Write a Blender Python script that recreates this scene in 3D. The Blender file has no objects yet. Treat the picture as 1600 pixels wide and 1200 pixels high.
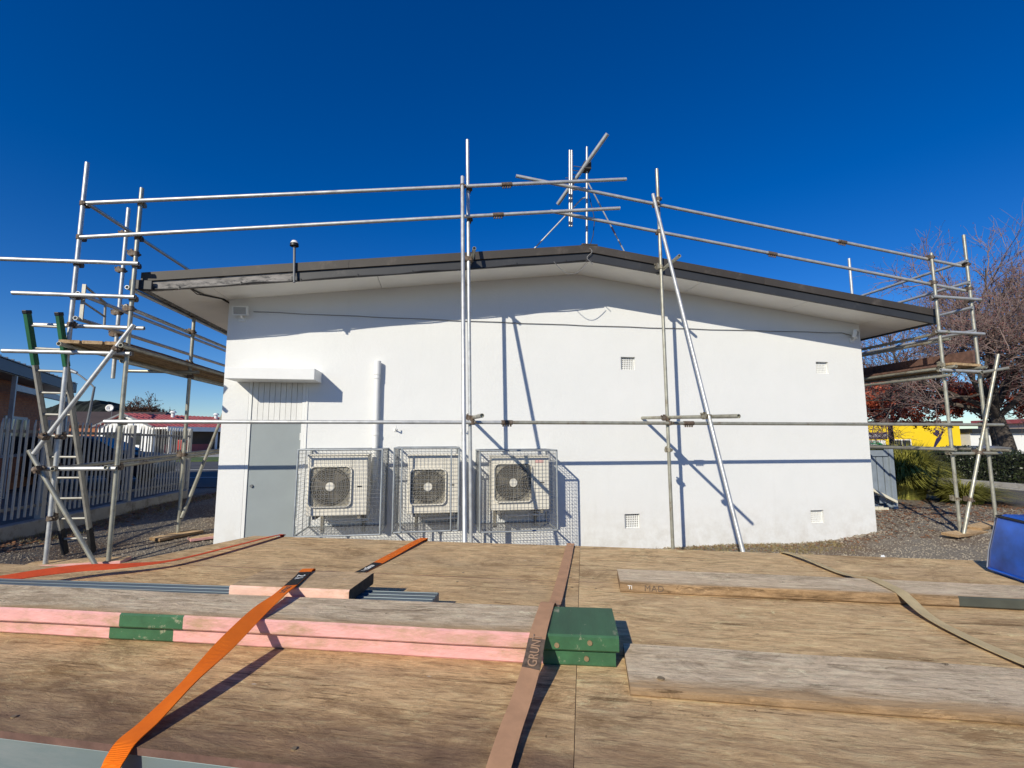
import bpy, math, random
from mathutils import Vector, Matrix
random.seed(7)
R = math.radians
scene = bpy.context.scene
col = scene.collection

# ------------------------------------------------------------------ camera
cam_d = bpy.data.cameras.new('camera'); cam = bpy.data.objects.new('camera', cam_d); col.objects.link(cam)
scene.camera = cam
YAW, PITCH, ROLL = 0.155355, 0.112466, -0.0022746
cy, sy, cp, sp = math.cos(YAW), math.sin(YAW), math.cos(PITCH), math.sin(PITCH)
fwd = Vector((sy*cp, cy*cp, sp)); rgt = Vector((cy, -sy, 0)); upv = rgt.cross(fwd)
r2 = rgt*math.cos(ROLL) + upv*math.sin(ROLL); u2 = upv*math.cos(ROLL) - rgt*math.sin(ROLL)
cm = Matrix((r2, u2, -fwd)).transposed().to_4x4(); cm.translation = (0, -7.04, 1.7)
cam.matrix_world = cm
cam_d.sensor_width = 36; cam_d.lens = 739.65/1600*36; cam_d.clip_start = .05; cam_d.clip_end = 3000
# ------------------------------------------------------------------ light
SUN = Vector((.745, 1.0, -.69)).normalized()
world = bpy.data.worlds.new('World'); scene.world = world; world.use_nodes = True
nt = world.node_tree; bg = nt.nodes['Background']
sky = nt.nodes.new('ShaderNodeTexSky'); sky.sky_type = 'NISHITA'; sky.sun_disc = False
sky.sun_elevation = math.asin(-SUN.z); sky.sun_rotation = math.atan2(-SUN.x, -SUN.y)
sky.altitude = 300; sky.air_density = 1.0; sky.dust_density = .0; sky.ozone_density = 6
hs = nt.nodes.new('ShaderNodeHueSaturation'); hs.inputs['Saturation'].default_value = 1.29; hs.inputs['Hue'].default_value = .514
nt.links.new(sky.outputs[0], hs.inputs['Color']); nt.links.new(hs.outputs[0], bg.inputs[0]); bg.inputs[1].default_value = .118
sd = bpy.data.lights.new('sun', 'SUN'); sun = bpy.data.objects.new('sun', sd); col.objects.link(sun)
sd.energy = 5.0; sd.angle = R(.5); sd.color = (1, .925, .77)
sun.rotation_mode = 'QUATERNION'; sun.rotation_quaternion = SUN.to_track_quat('-Z', 'Y'); sun.location = (-10, -15, 20)
vs = scene.view_settings; vs.view_transform = 'Standard'; vs.look = 'None'; vs.exposure = -0.1; vs.gamma = 1; vs.use_curve_mapping = False
scene.render.engine = 'CYCLES'

# ------------------------------------------------------------------ materials
def nodes(name):
    m = bpy.data.materials.new(name); m.use_nodes = True
    return m, m.node_tree, m.node_tree.nodes['Principled BSDF']
def mapping(t, scale=(1, 1, 1), rnd=True, coord='Object'):
    tc = t.nodes.new('ShaderNodeTexCoord'); mp = t.nodes.new('ShaderNodeMapping')
    mp.inputs['Scale'].default_value = scale
    t.links.new(tc.outputs[coord], mp.inputs['Vector'])
    if rnd:
        oi = t.nodes.new('ShaderNodeObjectInfo'); mu = t.nodes.new('ShaderNodeMath'); mu.operation = 'MULTIPLY'
        mu.inputs[1].default_value = 37.0
        t.links.new(oi.outputs['Random'], mu.inputs[0]); t.links.new(mu.outputs[0], mp.inputs['Location'])
    return mp.outputs[0]
def noise(t, vec, scale, detail=6, rough=.6, dist=0):
    n = t.nodes.new('ShaderNodeTexNoise'); n.inputs['Scale'].default_value = scale
    n.inputs['Detail'].default_value = detail; n.inputs['Roughness'].default_value = rough; n.inputs['Distortion'].default_value = dist
    t.links.new(vec, n.inputs['Vector']); return n.outputs[0]
def ramp(t, fac, stops):
    r = t.nodes.new('ShaderNodeValToRGB'); e = r.color_ramp.elements
    while len(e) < len(stops): e.new(.5)
    for i, (p, c) in enumerate(stops):
        e[i].position = p; e[i].color = (*c, 1) if len(c) == 3 else c
    t.links.new(fac, r.inputs[0]); return r.outputs[0]
def mixc(t, fac, a, b, mode='MIX'):
    m = t.nodes.new('ShaderNodeMix'); m.data_type = 'RGBA'; m.blend_type = mode
    for k, v in ((0, fac), (6, a), (7, b)):
        if hasattr(v, 'links'): t.links.new(v, m.inputs[k])
        elif k == 0: m.inputs[0].default_value = v
        else: m.inputs[k].default_value = (*v, 1)
    return m.outputs[2]
def bump(t, b, h, strength, dist=.01):
    n = t.nodes.new('ShaderNodeBump'); n.inputs['Strength'].default_value = strength; n.inputs['Distance'].default_value = dist
    t.links.new(h, n.inputs['Height']); t.links.new(n.outputs[0], b.inputs['Normal'])
def sc(c, k): return tuple(min(1, x*k) for x in c)
def simple(name, c, rough=.6, metal=0, var=.12, scale=6, bmp=0, bscale=40, dirt=None, stretch=(1, 1, 1)):
    m, t, b = nodes(name)
    v = mapping(t, stretch)
    cc = ramp(t, noise(t, v, scale), [(.3, sc(c, 1-var)), (.7, sc(c, 1+var))])
    if dirt:
        dc, lo, hi, ds = dirt
        cc = mixc(t, ramp(t, noise(t, v, ds, 8, .7), [(lo, (0, 0, 0)), (hi, (1, 1, 1))]), cc, dc)
    t.links.new(cc, b.inputs['Base Color'])
    b.inputs['Roughness'].default_value = rough; b.inputs['Metallic'].default_value = metal
    if bmp: bump(t, b, noise(t, v, bscale), bmp)
    return m
def wood(name, light, mid, dark, grey=None, greyamt=.5, streak=.5, edge=None, edge_y=(-.09, -.05), contrast=1.0):
    """weathered timber, grain along local x; edge = wear colour along the local -y side"""
    m, t, b = nodes(name)
    def mp(x, y): return mapping(t, (x, y, y))
    warp = noise(t, mp(1.1, 3), 1.0, 3, .5)
    g1 = noise(t, mp(2.6, 11), 1.7, 13, .8, 1.0)       # broad to fine grain
    g2 = noise(t, mp(11, 55), 1.0, 9, .8, .6)           # fibres
    big = noise(t, mp(.9, 1.6), 1.5, 7, .68, .6)        # weathering patches
    st = noise(t, mp(2.0, 30), 1.0, 12, .82, 1.4)        # long dark grain lines
    mot = noise(t, mp(6, 9), 1.2, 12, .8, 1.0)          # mottling and scuffs
    c = ramp(t, g1, [(.36, dark), (.49, mid), (.6, light)])
    c = mixc(t, .45, c, ramp(t, mot, [(.36, sc(dark, .9)), (.5, mid), (.62, sc(light, 1.1))]))
    c = mixc(t, .5, c, ramp(t, g2, [(.38, sc(dark, .45)), (.5, mid), (.6, sc(light, 1.35))]))
    if grey:
        c = mixc(t, ramp(t, big, [(.36, (0, 0, 0)), (.64, (greyamt,)*3)]), c, grey)
    blot = noise(t, mp(1.3, 2.6), 1.6, 13, .82, 1.0)
    c = mixc(t, ramp(t, blot, [(.5, (0, 0, 0)), (.62, (.7,)*3)]), c, sc(dark, .6))
    c = mixc(t, ramp(t, st, [(.565-.05*streak, (0, 0, 0)), (.62, (.85,)*3)]), c, sc(dark, .36))
    pale = noise(t, mp(9, 24), 1.0, 10, .82, 1.5)
    c = mixc(t, ramp(t, pale, [(.575, (0, 0, 0)), (.64, (.65,)*3)]), c, sc(light, 1.4))
    nick = noise(t, mp(16, 40), 1.0, 5, .7, .8)
    c = mixc(t, ramp(t, nick, [(.3, (.9,)*3), (.35, (0, 0, 0))]), c, sc(dark, .25))
    dust = noise(t, mp(2.4, 3.4), 1.3, 13, .85, .6)
    c = mixc(t, ramp(t, dust, [(.52, (0, 0, 0)), (.62, (.4,)*3)]), c, sc(light, 1.15))
    if edge:
        tc = t.nodes.new('ShaderNodeTexCoord'); sx = t.nodes.new('ShaderNodeSeparateXYZ'); t.links.new(tc.outputs['Object'], sx.inputs[0])
        ma = t.nodes.new('ShaderNodeMath'); ma.operation = 'MULTIPLY_ADD'; ma.inputs[1].default_value = (edge_y[1]-edge_y[0])*2.2
        t.links.new(noise(t, mp(2, 6), 1.5, 8, .7, 1), ma.inputs[0]); t.links.new(sx.outputs[1], ma.inputs[2])
        mr = t.nodes.new('ShaderNodeMapRange'); off = (edge_y[1]-edge_y[0])*1.1
        mr.inputs[1].default_value = edge_y[1]+off; mr.inputs[2].default_value = edge_y[0]+off; mr.inputs[4].default_value = .8
        t.links.new(ma.outputs[0], mr.inputs[0])
        ec = ramp(t, g1, [(.3, sc(edge, .45)), (.5, edge), (.7, sc(edge, 1.35))])
        c = mixc(t, mr.outputs[0], c, ec)
    v2 = t.nodes.new('ShaderNodeTexVoronoi'); v2.inputs['Scale'].default_value = 5
    t.links.new(mapping(t, (1, 2.2, 2.2)), v2.inputs['Vector'])
    c = mixc(t, ramp(t, v2.outputs['Distance'], [(.02, (.6,)*3), (.045, (0, 0, 0))]), c, (.72, .66, .55))
    t.links.new(c, b.inputs['Base Color']); b.inputs['Roughness'].default_value = .9
    b.inputs['Specular IOR Level'].default_value = .1
    mx = t.nodes.new('ShaderNodeMath'); mx.operation = 'ADD'; t.links.new(g1, mx.inputs[0]); t.links.new(g2, mx.inputs[1])
    m2 = t.nodes.new('ShaderNodeMath'); m2.operation = 'ADD'; t.links.new(mx.outputs[0], m2.inputs[0]); t.links.new(mot, m2.inputs[1])
    bump(t, b, m2.outputs[0], .7, .008)
    return m
M = {}
# wall
m, t, b = nodes('painted_wall'); v = mapping(t, rnd=False)
c = ramp(t, noise(t, v, 1.1, 6), [(.3, (.72, .73, .715)), (.7, (.755, .76, .745))])
vst = mapping(t, (7, 7, .5), False)
c = mixc(t, ramp(t, noise(t, vst, 1.0, 7, .7), [(.58, (0, 0, 0)), (.8, (.16,)*3)]), c, (.55, .55, .5))
sp_ = noise(t, v, 30, 3, .5)
c = mixc(t, ramp(t, sp_, [(.73, (0, 0, 0)), (.78, (.35,)*3)]), c, (.5, .48, .42))
# splash-back dirt low on the wall
sepw = t.nodes.new('ShaderNodeSeparateXYZ'); t.links.new(v, sepw.inputs[0])
mra = t.nodes.new('ShaderNodeMapRange'); mra.inputs[1].default_value = .75; mra.inputs[2].default_value = .15
t.links.new(sepw.outputs[2], mra.inputs[0])
mm_ = t.nodes.new('ShaderNodeMath'); mm_.operation = 'MULTIPLY'
t.links.new(mra.outputs[0], mm_.inputs[0]); t.links.new(ramp(t, noise(t, v, 5, 8, .7), [(.4, (0, 0, 0)), (.8, (.6,)*3)]), mm_.inputs[1])
c = mixc(t, mm_.outputs[0], c, (.45, .41, .34))
t.links.new(c, b.inputs['Base Color']); b.inputs['Roughness'].default_value = .65
b.inputs['Specular IOR Level'].default_value = .3
ad = t.nodes.new('ShaderNodeMath'); ad.operation = 'MULTIPLY_ADD'; ad.inputs[1].default_value = .5
t.links.new(noise(t, v, 28, 4), ad.inputs[0]); t.links.new(noise(t, v, 3, 5, .55), ad.inputs[2])
bump(t, b, ad.outputs[0], .28, .02); M['wall'] = m
M['white'] = simple('white_paint', (.78, .785, .76), .5, var=.03, scale=4, bmp=.05)
M['soffit'] = simple('soffit_paint', (.86, .84, .78), .6, var=.05, scale=2)
M['boards'] = simple('pale_boards', (.72, .72, .69), .55, var=.05, scale=3)
M['door'] = simple('grey_door', (.275, .31, .315), .5, var=.05, scale=2.5)
M['roof'] = simple('dark_roof_metal', (.05, .042, .034), .6, 0, var=.2, scale=1.5, dirt=((.13, .11, .09), .55, .8, 3))
M['fascia'] = simple('dark_fascia', (.035, .036, .038), .5, 0, var=.2, scale=2, dirt=((.09, .085, .08), .58, .8, 6))
M['peel'] = simple('peeling_fascia', (.23, .215, .2), .7, 0, var=.35, scale=9, bmp=.4, bscale=25, dirt=((.05, .05, .05), .5, .62, 14), stretch=(.6, 1, 2))
M['black'] = simple('black_plastic', (.012, .012, .013), .5, var=.2)
M['cable'] = simple('grey_cable', (.22, .22, .22), .5, var=.1)
M['lens'] = simple('frosted_lens', (.42, .42, .4), .25, var=.1)
M['rubber'] = simple('rubber', (.02, .02, .02), .8, var=.2)
def galv(name, base, rustlo):
    m, t, b = nodes(name); v = mapping(t)
    c = ramp(t, noise(t, v, 9, 7, .65), [(.3, sc(base, .72)), (.7, sc(base, 1.15))])
    c = mixc(t, ramp(t, noise(t, v, 3.2, 9, .75), [(rustlo, (0, 0, 0)), (rustlo+.14, (.8,)*3)]), c, (.2, .14, .085))
    t.links.new(c, b.inputs['Base Color']); b.inputs['Metallic'].default_value = .45
    t.links.new(ramp(t, noise(t, v, 6), [(.3, (.33,)*3), (.7, (.55,)*3)]), b.inputs['Roughness'])
    return m
M['tube'] = galv('galvanised_tube', (.55, .56, .55), .62)
M['tube_old'] = galv('weathered_tube', (.40, .39, .32), .53)
M['galv'] = galv('galvanised_frame', (.42, .45, .46), .75)
M['wire'] = galv('galvanised_wire', (.29, .3, .3), .8)
M['coupler'] = simple('rusty_coupler', (.12, .085, .06), .7, .3, var=.45, scale=30, dirt=((.24, .22, .19), .5, .7, 25))
M['coupler_zinc'] = simple('zinc_coupler', (.33, .3, .22), .5, .5, var=.35, scale=30, dirt=((.09, .06, .04), .5, .65, 20))
M['alu'] = simple('aluminium', (.36, .35, .31), .5, .35, var=.15, scale=7, dirt=((.2, .19, .17), .5, .75, 9))
M['alu_plank'] = simple('aluminium_plank', (.15, .19, .21), .5, .3, var=.2, scale=3, dirt=((.25, .22, .18), .52, .75, 8), stretch=(.5, 5, 5))
M['ladder_green'] = simple('green_plastic', (.015, .12, .05), .5, var=.25, scale=6)
M['ac'] = simple('ac_casing', (.74, .7, .6), .45, var=.04, scale=3)
M['ac_dark'] = simple('ac_recess', (.05, .047, .04), .7, var=.3)
M['ac_grille'] = simple('ac_grille', (.22, .2, .16), .6, var=.25)
M['ac_shroud'] = simple('ac_shroud', (.36, .33, .26), .6, var=.1)
M['ac_label'] = simple('ac_label', (.75, .45, .4), .5, var=.05)
# deck timber
M['deck'] = wood('deck_ply', (.88, .60, .315), (.70, .455, .225), (.38, .225, .10), (.48, .36, .22), .6, edge=(.15, .09, .065), edge_y=(-.62, -.36))
M['deck_light'] = wood('deck_ply_light', (.93, .65, .35), (.76, .51, .26), (.43, .26, .12), (.58, .43, .26), .55, edge=(.28, .18, .11), edge_y=(-.62, -.36))
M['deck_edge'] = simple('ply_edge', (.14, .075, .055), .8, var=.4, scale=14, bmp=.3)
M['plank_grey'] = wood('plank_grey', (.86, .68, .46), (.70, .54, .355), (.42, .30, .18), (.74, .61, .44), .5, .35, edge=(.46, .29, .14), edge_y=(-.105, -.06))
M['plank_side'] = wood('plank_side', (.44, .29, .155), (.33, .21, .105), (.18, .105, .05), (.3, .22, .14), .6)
M['plank_tan'] = wood('plank_tan', (.58, .41, .235), (.44, .295, .155), (.24, .145, .07), (.42, .33, .22), .6)
M['plank_tan2'] = wood('plank_tan_pale', (.78, .54, .30), (.62, .42, .22), (.36, .22, .11), (.6, .46, .3), .6)
M['shaded_end'] = simple('shaded_end_grain', (.07, .05, .03), .9, var=.4, scale=30, bmp=.4, bscale=90)  # end grain with the shadow on the offcut's end put into its colour
M['pink'] = simple('pink_paint', (.70, .36, .33), .7, var=.14, scale=14, bmp=.35, bscale=50, dirt=((.42, .27, .16), .47, .7, 9), stretch=(.8, 2.4, 2.4))
M['pink_pale'] = simple('worn_peach_paint', (.78, .5, .38), .75, var=.14, scale=14, bmp=.35, bscale=50, dirt=((.45, .27, .14), .5, .68, 8), stretch=(.8, 2, 2))
M['green'] = simple('green_paint', (.035, .115, .05), .5, var=.25, scale=7, bmp=.1, bscale=50, dirt=((.3, .3, .2), .585, .67, 15), stretch=(2.2, .5, 2.5))
M['darkgreen'] = simple('dark_band_paint', (.06, .065, .05), .7, var=.3, scale=9)
M['nail'] = simple('nail_head', (.35, .26, .15), .5, .6)
M['steel_rail'] = simple('trailer_steel', (.22, .27, .27), .45, .35, var=.15, scale=2, dirt=((.35, .36, .35), .5, .75, 3), stretch=(.5, 3, 3))
def webbing(name, c, rough=.7):
    m, t, b = nodes(name); tc = t.nodes.new('ShaderNodeTexCoord')
    w = t.nodes.new('ShaderNodeTexWave'); w.inputs['Scale'].default_value = 150; w.inputs['Distortion'].default_value = 1
    w.bands_direction = 'Y'
    t.links.new(tc.outputs['Object'], w.inputs['Vector'])
    n = noise(t, tc.outputs['Object'], 18, 6)
    cc = mixc(t, .5, ramp(t, w.outputs[0], [(0, sc(c, .82)), (1, sc(c, 1.15))]), ramp(t, n, [(.35, sc(c, .8)), (.65, sc(c, 1.15))]))
    t.links.new(cc, b.inputs['Base Color']); b.inputs['Roughness'].default_value = rough
    b.inputs['Specular IOR Level'].default_value = .2
    bump(t, b, w.outputs[0], .7, .003); return m
M['strap_orange'] = webbing('orange_webbing', (1.0, .19, .008))
M['strap_red'] = webbing('red_orange_webbing', (.82, .105, .03))
M['strap_brown'] = webbing('brown_webbing', (.62, .35, .20))
M['strap_beige'] = webbing('beige_webbing', (.66, .53, .30))
M['strap_black'] = webbing('black_label_webbing', (.018, .018, .02))
M['ink_white'] = simple('white_ink', (.75, .75, .73), .7, var=.03)
M['ink_dark'] = simple('dark_ink', (.12, .085, .06), .8, var=.5, scale=60)
M['ink_tan'] = simple('tan_lettering', (.4, .25, .155), .8, var=.1, scale=40)
M['bag'] = simple('blue_vinyl', (.01, .1, .5), .35, var=.55, scale=5, bmp=.1, bscale=7)
M['bagtrim'] = simple('grey_piping', (.3, .33, .38), .5, var=.1)
# ground
m, t, b = nodes('gravel_ground'); v = mapping(t, rnd=False)
gr = ramp(t, noise(t, v, 60, 4, .7), [(.25, (.1, .085, .065)), (.5, (.28, .24, .185)), (.75, (.47, .42, .34))])
vo = t.nodes.new('ShaderNodeTexVoronoi'); vo.inputs['Scale'].default_value = 42; t.links.new(v, vo.inputs['Vector'])
gr = mixc(t, .5, gr, ramp(t, vo.outputs['Distance'], [(.05, (.31, .285, .25)), (.5, (.08, .07, .06))]))
br = ramp(t, noise(t, v, 28, 6, .75), [(.3, (.04, .026, .015)), (.5, (.14, .085, .045)), (.72, (.3, .19, .1))])
gr = mixc(t, ramp(t, noise(t, v, .55, 6, .65), [(.47, (0, 0, 0)), (.62, (.75,)*3)]), gr, br)
gn = ramp(t, noise(t, v, 40, 5), [(.3, (.03, .04, .01)), (.7, (.12, .12, .035))])
gr = mixc(t, ramp(t, noise(t, v, .8, 7, .7), [(.6, (0, 0, 0)), (.74, (.6,)*3)]), gr, gn)
t.links.new(gr, b.inputs['Base Color']); b.inputs['Roughness'].default_value = .95
bump(t, b, vo.outputs['Distance'], .6, .02); M['ground'] = m
M['asphalt'] = simple('asphalt', (.06, .06, .062), .9, var=.25, scale=2, bmp=.3, bscale=90, dirt=((.11, .105, .1), .5, .7, .6))
M['path'] = simple('driveway_asphalt', (.085, .08, .078), .9, var=.2, scale=2, bmp=.3, bscale=90, dirt=((.2, .09, .05), .52, .68, 1.2))
M['concrete'] = simple('concrete', (.36, .345, .31), .85, var=.15, scale=3, bmp=.25, bscale=50, dirt=((.1, .09, .06), .5, .75, 4))
M['line'] = simple('road_paint', (.6, .6, .58), .8, var=.1)
M['verge'] = simple('verge_grass', (.07, .11, .02), .95, var=.4, scale=6)
M['fence'] = simple('pale_steel_paint', (.44, .44, .41), .5, .1, var=.12, scale=5, dirt=((.2, .18, .15), .58, .75, 9))
M['fence_dark'] = simple('rail_paint', (.2, .205, .2), .6, .1, var=.2, scale=5)
M['brick'] = simple('brick_red', (.22, .085, .045), .85, var=.35, scale=3)
m, t, b = nodes('brick_wall'); v = mapping(t, rnd=False)
bk = t.nodes.new('ShaderNodeTexBrick'); bk.inputs['Color1'].default_value = (.46, .17, .065, 1); bk.inputs['Color2'].default_value = (.33, .11, .045, 1)
bk.inputs['Mortar'].default_value = (.2, .15, .11, 1); bk.inputs['Scale'].default_value = 4.3; bk.inputs['Mortar Size'].default_value = .015
cb = t.nodes.new('ShaderNodeCombineXYZ'); sx = t.nodes.new('ShaderNodeSeparateXYZ'); t.links.new(v, sx.inputs[0])
aa = t.nodes.new('ShaderNodeMath'); aa.operation = 'ADD'; t.links.new(sx.outputs[0], aa.inputs[0]); t.links.new(sx.outputs[1], aa.inputs[1])
t.links.new(aa.outputs[0], cb.inputs[0]); t.links.new(sx.outputs[2], cb.inputs[1]); t.links.new(cb.outputs[0], bk.inputs['Vector'])
t.links.new(bk.outputs[0], b.inputs['Base Color']); b.inputs['Roughness'].default_value = .85; M['brickwall'] = m
M['blue'] = simple('navy_fascia', (.006, .008, .045), .5, var=.15)
M['greyroof'] = simple('grey_roof', (.22, .22, .22), .5, .2, var=.15, scale=3)
M['redroof'] = simple('red_roof', (.38, .085, .085), .6, var=.25, scale=1.2, dirt=((.42, .2, .18), .5, .7, 2))
M['brownroof'] = simple('brown_roof', (.07, .05, .04), .7, var=.2, scale=1)
M['glass'] = simple('dark_glass', (.02, .022, .025), .12, var=.2)
M['pinkwall'] = simple('pink_wall', (.42, .1, .1), .7, var=.1)
M['redplastic'] = simple('red_plastic', (.5, .03, .025), .5, var=.1)
M['lamp'] = simple('lamp_grey', (.16, .165, .17), .5, .3, var=.15)
M['hill'] = simple('wooded_hill', (.007, .011, .008), .95, var=.5, scale=.12, bmp=.6, bscale=.3)
M['yellow'] = simple('yellow_paint', (.85, .6, .012), .6, var=.05, scale=1)
M['beige'] = simple('beige_wall', (.72, .54, .4), .7, var=.05, scale=1)
M['signgreen'] = simple('sign_green', (.01, .25, .1), .5, var=.05)
M['signnavy'] = simple('sign_navy', (.025, .02, .07), .5, var=.1)
M['carblack'] = simple('black_car_paint', (.012, .013, .016), .2, var=.1)
M['carsilver'] = simple('silver_car_paint', (.42, .44, .46), .25, .5, var=.05)
M['carwhite'] = simple('white_car_paint', (.7, .7, .7), .25, var=.03)
M['carblue'] = simple('dark_car_paint', (.02, .022, .025), .5, 0, var=.05)
M['headlamp'] = simple('lamp_lens', (.6, .6, .6), .1, var=.1)
M['taillamp'] = simple('tail_lens', (.4, .01, .01), .2, var=.1)
M['bark'] = simple('bark', (.09, .072, .058), .9, var=.45, scale=8, bmp=.6, bscale=20, dirt=((.2, .18, .15), .56, .7, 5))
M['twig'] = simple('twigs', (.23, .165, .145), .85, var=.35, scale=2)
M['twig_brown'] = simple('brown_twigs', (.1, .05, .03), .9, var=.35, scale=.5)
M['redleaf'] = simple('red_leaves', (.5, .11, .05), .7, var=.55, scale=1.5)
M['purpleleaf'] = simple('purple_leaves', (.2, .08, .075), .7, var=.5, scale=1.5)
M['hedgeleaf'] = simple('hedge_leaves', (.03, .042, .015), .35, var=.6, scale=6)
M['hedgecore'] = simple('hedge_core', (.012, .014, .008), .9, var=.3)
M['grassblade'] = simple('grass_blades', (.27, .26, .05), .6, var=.5, scale=5)
M['drygrass'] = simple('dry_grass', (.25, .2, .08), .8, var=.5, scale=9)
M['leaflitter'] = simple('leaf_litter', (.24, .115, .055), .8, var=.6, scale=30)
M['stone'] = simple('pebbles', (.26, .225, .175), .9, var=.65, scale=25)
M['fencewood'] = simple('blue_grey_timber', (.23, .27, .31), .75, var=.15, scale=4)
M['cream'] = simple('cream_paint', (.7, .66, .52), .6, var=.05)

# ------------------------------------------------------------------ geometry helpers
Wm = {}
I4 = Matrix.Identity(4)
def T(*p): return Matrix.Translation(Vector(p))
def put(o, Mx, parent=None):
    col.objects.link(o)
    Wm[o.name] = Mx.copy()
    if parent is not None:
        o.parent = parent; o.matrix_local = Wm[parent.name].inverted() @ Mx
    else:
        o.matrix_world = Mx
    return o
def tag(o, label=None, cat=None, group=None, kind=None):
    if label: o['label'] = label
    if cat: o['category'] = cat
    if group: o['group'] = group
    if kind: o['kind'] = kind
    return o
def empty(name, loc, label=None, cat=None, group=None, rz=0, parent=None):
    o = bpy.data.objects.new(name, None); o.empty_display_size = .2
    put(o, T(*loc) @ Matrix.Rotation(rz, 4, 'Z'), parent); return tag(o, label, cat, group)
class MB:
    def __init__(s): s.v = []; s.f = []; s.mi = []; s.sm = []
    def add(s, vs, fs, mi=0, smooth=False):
        n = len(s.v); s.v += [tuple(p) for p in vs]
        for f in fs:
            s.f.append(tuple(n+i for i in f)); s.mi.append(mi); s.sm.append(smooth)
        return s
    def box(s, x0, x1, y0, y1, z0, z1, mi=0, Mx=None):
        vs = [Vector((x, y, z)) for z in (z0, z1) for x, y in ((x0, y0), (x1, y0), (x1, y1), (x0, y1))]
        if Mx: vs = [Mx @ p for p in vs]
        return s.add(vs, [(3, 2, 1, 0), (4, 5, 6, 7), (0, 1, 5, 4), (1, 2, 6, 5), (2, 3, 7, 6), (3, 0, 4, 7)], mi)
    def tube(s, p0, p1, r, n=10, r1=None, cap=True, mi=0, hollow=False):
        p0, p1 = Vector(p0), Vector(p1); d = (p1-p0)
        if d.length < 1e-6: return s
        d.normalize(); a = d.orthogonal().normalized(); b = d.cross(a)
        r1 = r if r1 is None else r1
        vs = []
        for p, rr in ((p0, r), (p1, r1)):
            for i in range(n):
                th = 2*math.pi*i/n; vs.append(p + (a*math.cos(th)+b*math.sin(th))*rr)
        s.add(vs, [(i, (i+1) % n, n+(i+1) % n, n+i) for i in range(n)], mi, True)
        if cap: s.add(vs, [tuple(range(n-1, -1, -1)), tuple(range(n, 2*n))], mi)
        return s
    def path(s, pts, r, n=6, mi=0):
        pts = [Vector(p) for p in pts]; rings = []; a = None
        for i, p in enumerate(pts):
            d = (pts[min(i+1, len(pts)-1)] - pts[max(i-1, 0)]).normalized()
            a = d.orthogonal().normalized() if a is None else (a - d*a.dot(d)).normalized()
            b = d.cross(a); rr = r[i] if isinstance(r, (list, tuple)) else r
            rings.append([p + (a*math.cos(2*math.pi*k/n)+b*math.sin(2*math.pi*k/n))*rr for k in range(n)])
        vs = [q for g in rings for q in g]
        fs = [(i*n+k, i*n+(k+1) % n, (i+1)*n+(k+1) % n, (i+1)*n+k) for i in range(len(pts)-1) for k in range(n)]
        s.add(vs, fs, mi, True)
        s.add(rings[0], [tuple(range(n-1, -1, -1))], mi); s.add(rings[-1], [tuple(range(n))], mi); return s
    def prism(s, poly, z0, z1, mi=0, Mx=None):
        n = len(poly); vs = [Vector((x, y, z0)) for x, y in poly]+[Vector((x, y, z1)) for x, y in poly]
        if Mx: vs = [Mx @ p for p in vs]
        s.add(vs, [tuple(range(n-1, -1, -1)), tuple(range(n, 2*n))]+[(i, (i+1) % n, n+(i+1) % n, n+i) for i in range(n)], mi); return s
    def build(s, name, mats, parent=None, Mx=None, bevel=0, origin=None, seg=2, tri=None):
        Mx = Mx or I4
        if origin is None:
            xs = [p[0] for p in s.v]; ys = [p[1] for p in s.v]; zs = [p[2] for p in s.v]
            origin = ((min(xs)+max(xs))/2, (min(ys)+max(ys))/2, min(zs))
        ox, oy, oz = origin
        me = bpy.data.meshes.new(name)
        me.from_pydata([(x-ox, y-oy, z-oz) for x, y, z in s.v], [], s.f)
        for mm in (mats if isinstance(mats, (list, tuple)) else [mats]): me.materials.append(M[mm])
        me.polygons.foreach_set('material_index', s.mi); me.polygons.foreach_set('use_smooth', s.sm); me.update()
        o = bpy.data.objects.new(name, me); put(o, Mx @ T(ox, oy, oz), parent)
        if bevel:
            bv = o.modifiers.new('bevel', 'BEVEL'); bv.width = bevel; bv.segments = seg; bv.limit_method = 'ANGLE'; bv.angle_limit = R(40)
        return o
def text(name, body, size, Mx, mat, parent, ext=.0006, align='LEFT', shear=0, space=1):
    cu = bpy.data.curves.new(name, 'FONT'); cu.body = body; cu.size = size; cu.extrude = ext; cu.align_x = align
    cu.shear = shear; cu.space_character = space; cu.resolution_u = 3
    tmp = bpy.data.objects.new('tmp', cu); col.objects.link(tmp)
    dg = bpy.context.evaluated_depsgraph_get(); me = bpy.data.meshes.new_from_object(tmp.evaluated_get(dg))
    bpy.data.objects.remove(tmp); me.materials.clear(); me.materials.append(M[mat])
    o = bpy.data.objects.new(name, me); put(o, Mx, parent); return o
def copy_leaf(src, Mx, parent):
    o = src.copy(); put(o, Mx, parent); return o
def ss(x):
    x = max(0, min(1, x)); return x*x*(3-2*x)
def gz(x, y):
    h = .28*ss((-x-1.2)/2.0) + .24*ss((x-5.5)/3.0)
    if y < -.3: h += .06*ss((-y-.3)/1.0)*ss((x+1)/2)*ss((8-x)/2)
    h += .015*math.sin(x*1.7+y*.9)+.012*math.sin(x*.6-y*1.9)
    return h

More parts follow.
